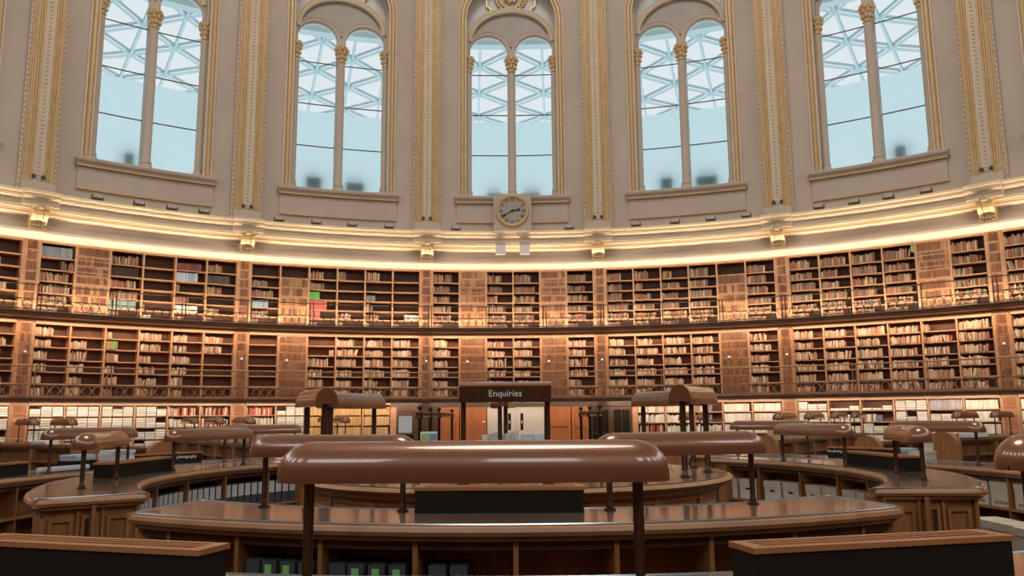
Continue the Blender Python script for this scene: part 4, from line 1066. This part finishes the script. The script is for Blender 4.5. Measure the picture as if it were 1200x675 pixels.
# ================================================================== DARK BOXES WITH SLATTED TOPS
def vent_box(label, r, az, L, zt, d=.20, h=.175, text=None, side=-1, tsize=.05, tx=0):
    e = thing('slatted_box', label, 'box', ring_pt(r, az, zt + .003), -rad(az), 'dark boxes with slatted oak tops')
    mb = MB(); mb.box(-L/2 + .01, L/2 - .01, -d/2 + .01, d/2 - .01, 0, h - .05); [mb.box(min(q_*(L/2 - .01), q_*(L/2 - .02)), max(q_*(L/2 - .01), q_*(L/2 - .02)), -d/2 + .01, d/2 - .01, h - .05, h - .024) for q_ in (-1, 1)]; [mb.box(-L/2 + .02, L/2 - .02, min(q_*(d/2 - .01), q_*(d/2 - .02)), max(q_*(d/2 - .01), q_*(d/2 - .02)), h - .05, h - .024) for q_ in (-1, 1)]; mb.build('box_body', M['black'], e)
    mb = MB(); y = d/2
    for y0, y1 in ((-y, -y + .035), (y - .035, y)): mb.box(-L/2, L/2, y0, y1, h - .024, h)
    for s in (-1, 1): mb.box(min(s*L/2, s*(L/2 - .07)), max(s*L/2, s*(L/2 - .07)), -y + .035, y - .035, h - .024, h)
    mb.build('top_frame', M['oak_red2'], e)
    n = 3
    for i in range(n):
        yy = -y + .035 + (d - .07)*(i + .5)/n; mb = MB(); mb.box(-L/2 + .07, L/2 - .07, yy - .009, yy + .009, h - .02, h - .002); mb.build('slat', M['oak_red2'], e)
    if text: text_mesh(text, tsize, .001, 'lettering', M['letter'], e, Matrix.Translation((tx, side*(d/2 - .009), h*.60)) @ (Matrix.Identity(4) if side < 0 else Matrix.Rotation(PI, 4, 'Z')) @ Matrix.Rotation(PI/2, 4, 'X'))
    return e
M['oak_red2'] = noisy('reddish_oak_slats', C(150, 98, 60), C(172, 116, 74), (1.0, 8, 8), 0.4, nscale=2)
vent_box('dark box with slatted oak top on the near desk, right foreground', 6.60, 165.9, 1.32, ZO, .22)
vent_box('dark box with slatted oak top on the near desk, left foreground', 6.60, 197.2, 1.32, ZO, .22)
vent_box('dark box on the inner desk behind the largest lamp, centred', 4.26, 181.5, 1.20, ZI)
vent_box('dark box on the right inner desk beside the end-on lamp', 4.55, 87, 1.6, ZI, .24)
vent_box('dark box on the left inner desk beside the end-on lamp', 4.68, -88, 1.6, ZI, .24)
vent_box('dark box lettered on its side on the right outer desk, beyond the right inner lamp', 6.95, 57, 1.3, ZO, .2, text='the photography', side=-1, tsize=.066, tx=-.42)
vent_box('dark box lettered on its side on the left outer desk, beyond the left inner desk', 6.95, -57, 1.3, ZO, .2, text='photography', side=-1, tsize=.075, tx=.34)
vent_box('dark box on the left outer desk at the left edge', 6.85, -84.5, 1.3, ZO, .2)
vent_box('dark box on the right outer desk near the right edge', 6.85, 84, 1.3, ZO, .2)
# ================================================================== FILES AND BOXES ON THE DESK SHELVES
def box_file(label, r, az, z, w=.085, d=.24, h=.32, body='black', face=-1, lab=True, tagc=None, group='upright box files on the desk shelves'):
    """upright file; face=-1 shows its back towards the room centre, +1 away from it"""
    key = ('bf', round(w, 3), d, h, body)
    if key not in LC_:
        mb = MB(); mb.box(-w/2, w/2, -d/2, d/2, 0, h); mb.box(-w/2 + .004, w/2 - .004, -d/2 - .004, -d/2, .01, h - .01)
        m2 = MB(); m2.box(-w*.45, w*.45, -d/2 - .007, -d/2 - .004, h*.46, h*.96); LC_[key] = (mb.mesh('file_case', M[body]), m2.mesh('label_card', M['paper']))
    e = thing('box_file', label, 'file', ring_pt(r, az, z), -rad(az) + (0 if face < 0 else PI), group)
    obj('file_case', LC_[key][0], e)
    if lab: obj('label_card', LC_[key][1], e, None)
    if tagc:
        mb = MB(); mb.box(-w*.24, w*.2, -d/2 - .012, -d/2 - .004, h*.70, h*.92); mb.build('tag', M[tagc], e)
    return e
M['file_grey'] = noisy('dark_grey_file_board', C(70, 74, 74), C(82, 86, 86), (4, 4, 4), 0.5)
i = 0
for k in range(1, 7):
    a0 = -127.75 + 80.25/7*k
    for j in range(6):
        a = a0 + 1.35 + 1.75*j
        box_file('black white-labelled file under left inner desk, %s from its near end' % ORD[i] if i < 18 else 'black white-labelled file under left inner desk, %s from its far end' % ORD[35 - i],
                 4.40, a, .521, w=.112, h=.33, body='file_grey'); i += 1
i = 0
for k in (2, 3, 4):
    a0 = -127.5 + 94.25/13*k
    for j in range(5):
        box_file('black white-labelled file under left outer desk, %s from its near end' % ORD[i], 6.62, a0 + 1.0 + 1.3*j, .521, w=.12, h=.34, body='file_grey'); i += 1
for i, a in enumerate((184.2, 185.8, 188.8, 190.4, 192.0, 193.5, 196.1, 197.7, 199.3, 200.8)):
    box_file('grey file under the inner desk front, %s from the right%s' % (ORD[i], ', green tag' if i in (2, 3, 4, 7, 8) else ''), 4.78, a, .521, w=.11, h=.31, body='file_grey', face=1, lab=False, tagc='green' if i in (2, 3, 4, 7, 8) else None, group='grey files under the near inner desk')
def archive_box(label, x, y, rz, z, w=.33, d=.36, h=.28, text=None, hole=True, m_='card', group='lidded archive boxes'):
    e = thing('archive_box', label, 'box', (x, y, z), rz, group)
    key = ('ab', w, d, h, m_, hole)
    if key not in LC_:
        mb = MB(); mb.box(-w/2, w/2, -d/2, d/2, 0, h - .07)
        m2 = MB(); m2.box(-w/2 - .006, w/2 + .006, -d/2 - .006, d/2 + .006, h - .09, h)
        m3 = MB(); m3.box(-.045, .045, -d/2 - .003, -d/2 + .002, h*.46, h*.56)
        LC_[key] = (mb.mesh('carton', M[m_]), m2.mesh('lid', M[m_]), m3.mesh('hand_hole', M['ink']))
    obj('carton', LC_[key][0], e); obj('lid', LC_[key][1], e)
    if hole: obj('hand_hole', LC_[key][2], e)
    if text: text_mesh(text, .085, .001, 'lettering', M['ink'], e, Matrix.Translation((0, -d/2 - .002, .055)) @ Matrix.Rotation(PI/2, 4, 'X'))
    return e
for i, a in enumerate((50.7, 55.7, 62.0, 67.0, 73.3, 78.3, 84.6, 89.6, 95.9, 100.9, 107.2, 112.2)):
    x, y, _ = ring_pt(4.37, a); archive_box('white box with hand hole under right inner desk, %s from its far end' % ORD[i], x, y, -rad(a), .521, w=.31, d=.32, h=.28 if a < 90 else .25, group='archive boxes under the right inner desk')
for i, a in enumerate((77.3, 81.0, 84.8, 88.4)):
    x, y, _ = ring_pt(6.69, a); archive_box('white box lettered archive under the right outer desk, %s from its far end' % ORD[i], x, y, -rad(a), .521, w=.37, d=.30, h=.335, text='archive', hole=False, m_='card', group='lettered boxes under the right outer desk')
for i, (a, r) in enumerate(((86, 6.0), (90.5, 6.0), (95, 6.0), (83, 5.7))):
    x, y, _ = ring_pt(r, a); archive_box('white lidded box on the floor at right, %s from the left' % ORD[(1, 2, 3, 0)[i]], x, y, -rad(a) + .1*i, .001, w=.42, h=.44, d=.36, hole=False, m_='card', group='lidded boxes on the floor')

x, y, _ = ring_pt(5.75, -98.5); archive_box('grey lidded box on the floor at left, between inner and outer desk', x, y, rad(70), .001, w=.40, h=.42, d=.36, hole=False, m_='grey_box', group='lidded boxes on the floor')
# ================================================================== READING DESKS RADIATING BEHIND
def reading_desk(label, az, r0, r1, ztop=1.22):
    e = thing('reading_desk', label, 'desk', ring_pt(r0, az), -rad(az) + PI/2, 'long reading desks'); L = r1 - r0   # local x outwards
    mb = MB(); mb.box(.16, L, -.04, .04, .1, ztop - .05); mb.build('screen_panel', M['desk_mid'], e)
    mb = MB(); mb.box(.1, L, -.17, .17, ztop - .05, ztop); mb.box(.14, L, -.13, .13, ztop - .09, ztop - .05); mb.box(.14, L, -.20, .20, ztop - .32, ztop - .29); mb.build('top_shelf', M['desk_mid'], e)
    mb = MB(); mb.box(.1, L, -.60, -.04, .70, .74); mb.box(.1, L, .04, .60, .70, .74); mb.build('desktop', M['leather'], e)
    mb = MB(); pts = [(-.26, 0), (.26, 0), (.26, ztop - .12)] + [(.26*math.cos(t), ztop - .12 + .24*math.sin(t)) for t in arange(0, PI, 10)[1:-1]] + [(-.26, ztop - .12)]
    n_ = len(pts); vs = [(x, y, z) for x in (0, .16) for y, z in pts]
    mb.add(vs, [tuple(range(n_)), tuple(n_ + j for j in reversed(range(n_)))] + [(j, n_ + j, n_ + (j+1) % n_, (j+1) % n_) for j in range(n_)]); me = mb.mesh('end_panel', M['desk_oak']); fix_normals(me); obj('end_panel', me, e)
    nb = int(L/1.2)
    for i in range(1, nb + 1):
        mb = MB(); x = .16 + (L - .16)*i/nb - .03; mb.box(x - .03, x + .03, -.19, .19, .74, ztop - .09); mb.build('divider', M['desk_oak'], e)
        mb = MB(); mb.box(x - .05, x + .05, -.55, .55, 0, .70); mb.build('leg', M['desk_dark'], e)
    return e
RD = [(-59, 8.7, 13), (-49.5, 8.8, 17), (-36, 8.8, 17), (-23, 9.2, 17), (23, 9.2, 17), (36, 8.8, 17), (49.5, 8.8, 17), (58.5, 8.9, 13)]
RDL = ['leftmost long reading desk with rounded end behind outer desk', 'second long reading desk from the left, running to the wall', 'third long reading desk from the left, files on top', 'fourth long reading desk from the left, half hidden',
       'fourth long reading desk from the right, half hidden', 'third long reading desk from the right', 'second long reading desk from the right, running to the wall', 'rightmost long reading desk with rounded end behind outer desk']
for (a, r0, r1), lb in zip(RD, RDL): reading_desk(lb, a, r0, r1, 1.32 if abs(a) > 55 else 1.22)
k = 0
for a, rs in ((-49.5, (13.5, 15.7)), (-36, (10.2, 12.4, 14.6)), (-23, (10.6, 12.8)), (23, (10.6, 12.8)), (36, (10.2, 12.4, 14.6, 16.6)), (49.5, (13.5, 15.7))):
    for r in rs:
        x, y, _ = ring_pt(r, a)
        desk_lamp('small distant lamp, %s along the %s reading desk from the %s' % (ORD[rs.index(r)], {23: 'fourth', 36: 'third', 49.5: 'second'}[abs(a)], 'left' if a < 0 else 'right'),
                  x, y, -rad(a) + PI/2, 1.22, 1.15, .43, pr=.014); k += 1
# magazine files and loose things on the desks
fc = [C(206, 178, 148), C(190, 160, 130), C(214, 190, 164), C(176, 146, 118)]
def coloured(o, c): o.color = c; return o
mb = MB(); mb.box(-.045, .045, -.12, .12, 0, .22); mb.prism([(-.045, .0), (.045, .0), (.045, .12), (-.045, .12)], .22, .29); mf = mb.mesh('magazine_file', M['book_obj'])
for i in range(22):
    r = 9.2 + i*.21 + (.16 if i % 3 == 0 else 0); x, y, _ = ring_pt(r, -36)
    n = Vector((math.cos(rad(-36)), -math.sin(rad(-36))))*.10
    o = obj('magazine_file', mf, None, (x + n.x*.8, y + n.y*.8, 1.221), -rad(-36) + PI/2); o.scale = (1, .6, 1)
    coloured(o, random.choice(fc)); tag(o, 'buff magazine file on third reading desk from left, %s from its near end' % ORD[i], 'file', 'buff magazine files on the reading desk')
for i in range(12):
    r = 9.3 + i*.33; x, y, _ = ring_pt(r, 36)
    o = obj('magazine_file', mf, None, (x, y, 1.221), -rad(36) + PI/2 + random.uniform(-.1, .1)); o.scale = (1, .7, .8)
    coloured(o, random.choice(fc)); tag(o, 'buff magazine file on third reading desk from right, %s from its near end' % ORD[i], 'file', 'buff magazine files on the reading desk')

def stack(name, label, cat, x, y, rz, z, w, d, hs, m_):
    e = thing(name, label, cat, (x, y, z), rz); zz = 0
    for i, h in enumerate(hs):
        dx, dy = random.uniform(-.012, .012), random.uniform(-.012, .012)
        mb = MB(); mb.box(-w/2 + dx, w/2 + dx, -d/2 + dy, d/2 + dy, zz, zz + h - .0015); mb.build('sheet', M[m_], e); zz += h
    return e
def on_outer(az, r=6.95): x, y, _ = ring_pt(r, az); return x, y, -rad(az)
x, y, rz = on_outer(-64.5, 6.95); stack('paper_stack', 'tall stack of pale papers on the left outer desk under the lamps', 'papers', x, y, rz, ZO + .004, .42, .3, (.05, .06, .05, .05, .05), 'paper')
x, y, rz = on_outer(-70, 7.0); stack('document_tray', 'black document tray with pale blue papers on the left outer desk', 'tray', x, y, rz, ZO + .004, .44, .3, (.03, .10), 'black')
o = stack('blue_folder', 'pale blue folder lying on the black tray, left outer desk', 'folder', x, y, rz + .1, ZO + .136, .4, .28, (.025, .03, .03), 'blue_paper')
x, y, rz = on_outer(-74, 6.75); t = thing('paper_roll', 'rolled white paper lying along the left outer desk', 'paper', (x, y, ZO + .045), rz)
mb = MB(); mb.tube([(-.45, 0, 0), (.45, 0, 0)], .04, 12); mb.build('roll', M['paper'], t, True); mb = MB(); mb.tube([(-.456, 0, 0), (-.44, 0, 0)], .025, 10); mb.build('roll_core', M['card'], t)
x, y, rz = on_outer(-68.0, 6.62); t = thing('sticky_note', 'small yellow note block on the left outer desk beside the paper roll', 'note', (x, y, ZO + .004), rz); mb = MB(); mb.box(-.045, .045, -.045, .045, 0, .05); mb.build('note_block', mat('yellow_paper', C(222, 196, 92), .6), t)
x, y, rz = on_outer(62.3, 7.1); stack('paper_stack', 'neat stack of pale blue boxes of paper on the right outer desk', 'papers', x, y, rz, ZO + .004, .30, .24, (.06, .06, .06), 'blue_paper')
x, y, rz = on_outer(65.3, 7.1); t = thing('folded_card', 'folded buff card standing on the right outer desk', 'card', (x, y, ZO + .004), rz)
mb = MB(); mb.box(-.11, .11, -.004, .004, 0, .30, Matrix.Rotation(rad(-14), 4, 'X')); mb.build('front_leaf', M['card'], t); mb = MB(); mb.box(-.11, .11, .070, .078, 0, .29, Matrix.Rotation(rad(2), 4, 'X')); mb.build('back_leaf', M['card'], t)
x, y, rz = on_outer(67.0, 6.8); stack('paper_stack', 'uneven pile of mottled papers on the right outer desk', 'papers', x, y, rz, ZO + .004, .30, .22, (.03, .04, .05, .04), 'card')
x, y, rz = on_outer(54, 9.6); stack('paper_stack', 'white papers lying on the rightmost reading desk end', 'papers', *ring_pt(9.9, 58.5)[:2], -rad(58.5), 1.321, .26, .5, (.04, .05), 'paper')
stack('paper_stack', 'white papers lying on the leftmost reading desk', 'papers', *ring_pt(10.1, -59)[:2], -rad(-59), 1.321, .26, .5, (.03, .03), 'paper')

# ================================================================== ROUND DESK CLUTTER AND GATE RAILS
t = thing('leaflet_rack', 'wide rack of buff leaflets on the round desk under the canopy', 'rack', (-.22, 2.0, ZI + .003))
mb = MB(); mb.box(-.26, .26, .05, .07, 0, .40); mb.box(-.26, .26, -.08, .07, 0, .02); mb.box(-.26, -.25, -.08, .07, .02, .2); mb.box(.25, .26, -.08, .07, .02, .2); mb.build('rack_frame', M['paper'], t)
for i in range(6):
    mb = MB(); mb.box(-.24 + i*.08, -.17 + i*.08, -.03, .03, .02, .40 + .02*(i % 3)); mb.build('leaflet', M['card'] if i % 2 else M['white'], t)
t = thing('leaflet_holder', 'grey see-through leaflet holder on the round desk, right of the buff leaflets', 'holder', (.27, 2.0, ZI + .003), .1)
mb = MB(); mb.box(-.17, .17, .04, .05, 0, .40); mb.box(-.17, .17, -.07, .05, 0, .015); mb.box(-.17, .17, -.07, -.062, .015, .26); mb.build('holder_case', M['blue_paper'], t)
mb = MB(); mb.box(-.15, -.01, -.04, .0, .02, .36); mb.box(.01, .15, -.04, .0, .02, .39); mb.build('leaflet', M['paper'], t)
t = thing('leaflet_stand', 'small stand of green and blue leaflets on the round desk at left', 'stand', (-1.22, 1.75, ZI + .003), .2)
mb = MB(); mb.box(-.12, .12, .0, .02, 0, .46, Matrix.Rotation(rad(-8), 4, 'X')); mb.box(-.12, .12, -.06, .08, 0, .02); mb.build('stand_back', M['paper'], t)
for x, c, nm in ((-.055, C(150, 180, 120), 'green'), (.06, C(110, 136, 166), 'blue')):
    mb = MB(); mb.box(x - .052, x + .052, -.012, -.002, .22, .43, Matrix.Rotation(rad(-8), 4, 'X')); o = mb.build('leaflet', mat(nm + '_leaflet', c, .5), t); o['label'] = nm + ' leaflet'
stack('paper_stack', 'loose white papers on the round desk below the coloured leaflets', 'papers', -1.0, 1.9, .5, ZI + .003, .5, .25, (.05, .06, .05, .04), 'paper')
t = thing('notice_screen', 'pale notice panel on a dark stand at left of the gate rails', 'screen', (-2.1, 5.9, 0)); mb = MB(); mb.lathe([(.2, 0), (.2, .03), (.03, .05), (.03, 1.35)], 12); mb.build('stand', M['dark_metal'], t)
mb = MB(); mb.box(-.13, .13, -.06, -.02, 1.46, 1.78); mb.build('panel', M['paper'], t); mb = MB(); mb.box(-.14, .14, -.08, .08, 1.2, 1.42); mb.build('panel_base', M['black'], t)
def gate_rail(label, x, ys):
    e = thing('gate_rail', label, 'railing', (x, ys[0], 0), 0, 'gate rails with ball finials')
    pm = None
    for y in ys:
        if pm is None:
            mb = MB(); mb.lathe([(.07, 0), (.07, .05), (.035, .08), (.028, 1.72), (.045, 1.74), (.045, 1.82), (.015, 1.85)], 10); pm = mb.mesh('post', M['post'], True)
            mb = MB(); mb.lathe([(.018, 1.83), (.018, 1.88)], 8); mb.ball((0, 0, 1.91), .042, 10, 8); fm = mb.mesh('ball_finial', M['post'], True)
        p = obj('post', pm, e, (0, y - ys[0], 0)); obj('ball_finial', fm, p)
    mb = MB(); L = ys[-1] - ys[0]; mb.box(-.018, .018, -.5, L + .3, 1.745, 1.785); mb.box(-.02, .02, -.4, L + .2, .25, .29)
    mb.build('top_rail', M['post'], e)
    mb = MB(); nn = int((L + .6)/.08)
    mb.tube([(0, -.4 + .08*i, 1.82) for i in range(nn)], [.032 if i % 2 else .015 for i in range(nn)], 6); mb.build('cresting', M['post'], e, True)
    mb = MB(); yy = .3
    while yy < L: mb.tube([(0, yy, .29), (0, yy, 1.2)], .012, 5); yy += .3
    mb.box(-.02, .02, 0, L, 1.19, 1.23); mb.build('balusters', M['post'], e)
gate_rail('dark gate rail with ball finials left of the Enquiries canopy', -1.48, (2.85, 4.5, 6.2, 9.6))
gate_rail('dark gate rail with ball finials right of the Enquiries canopy', 1.38, (3.2, 5.0, 7.0))
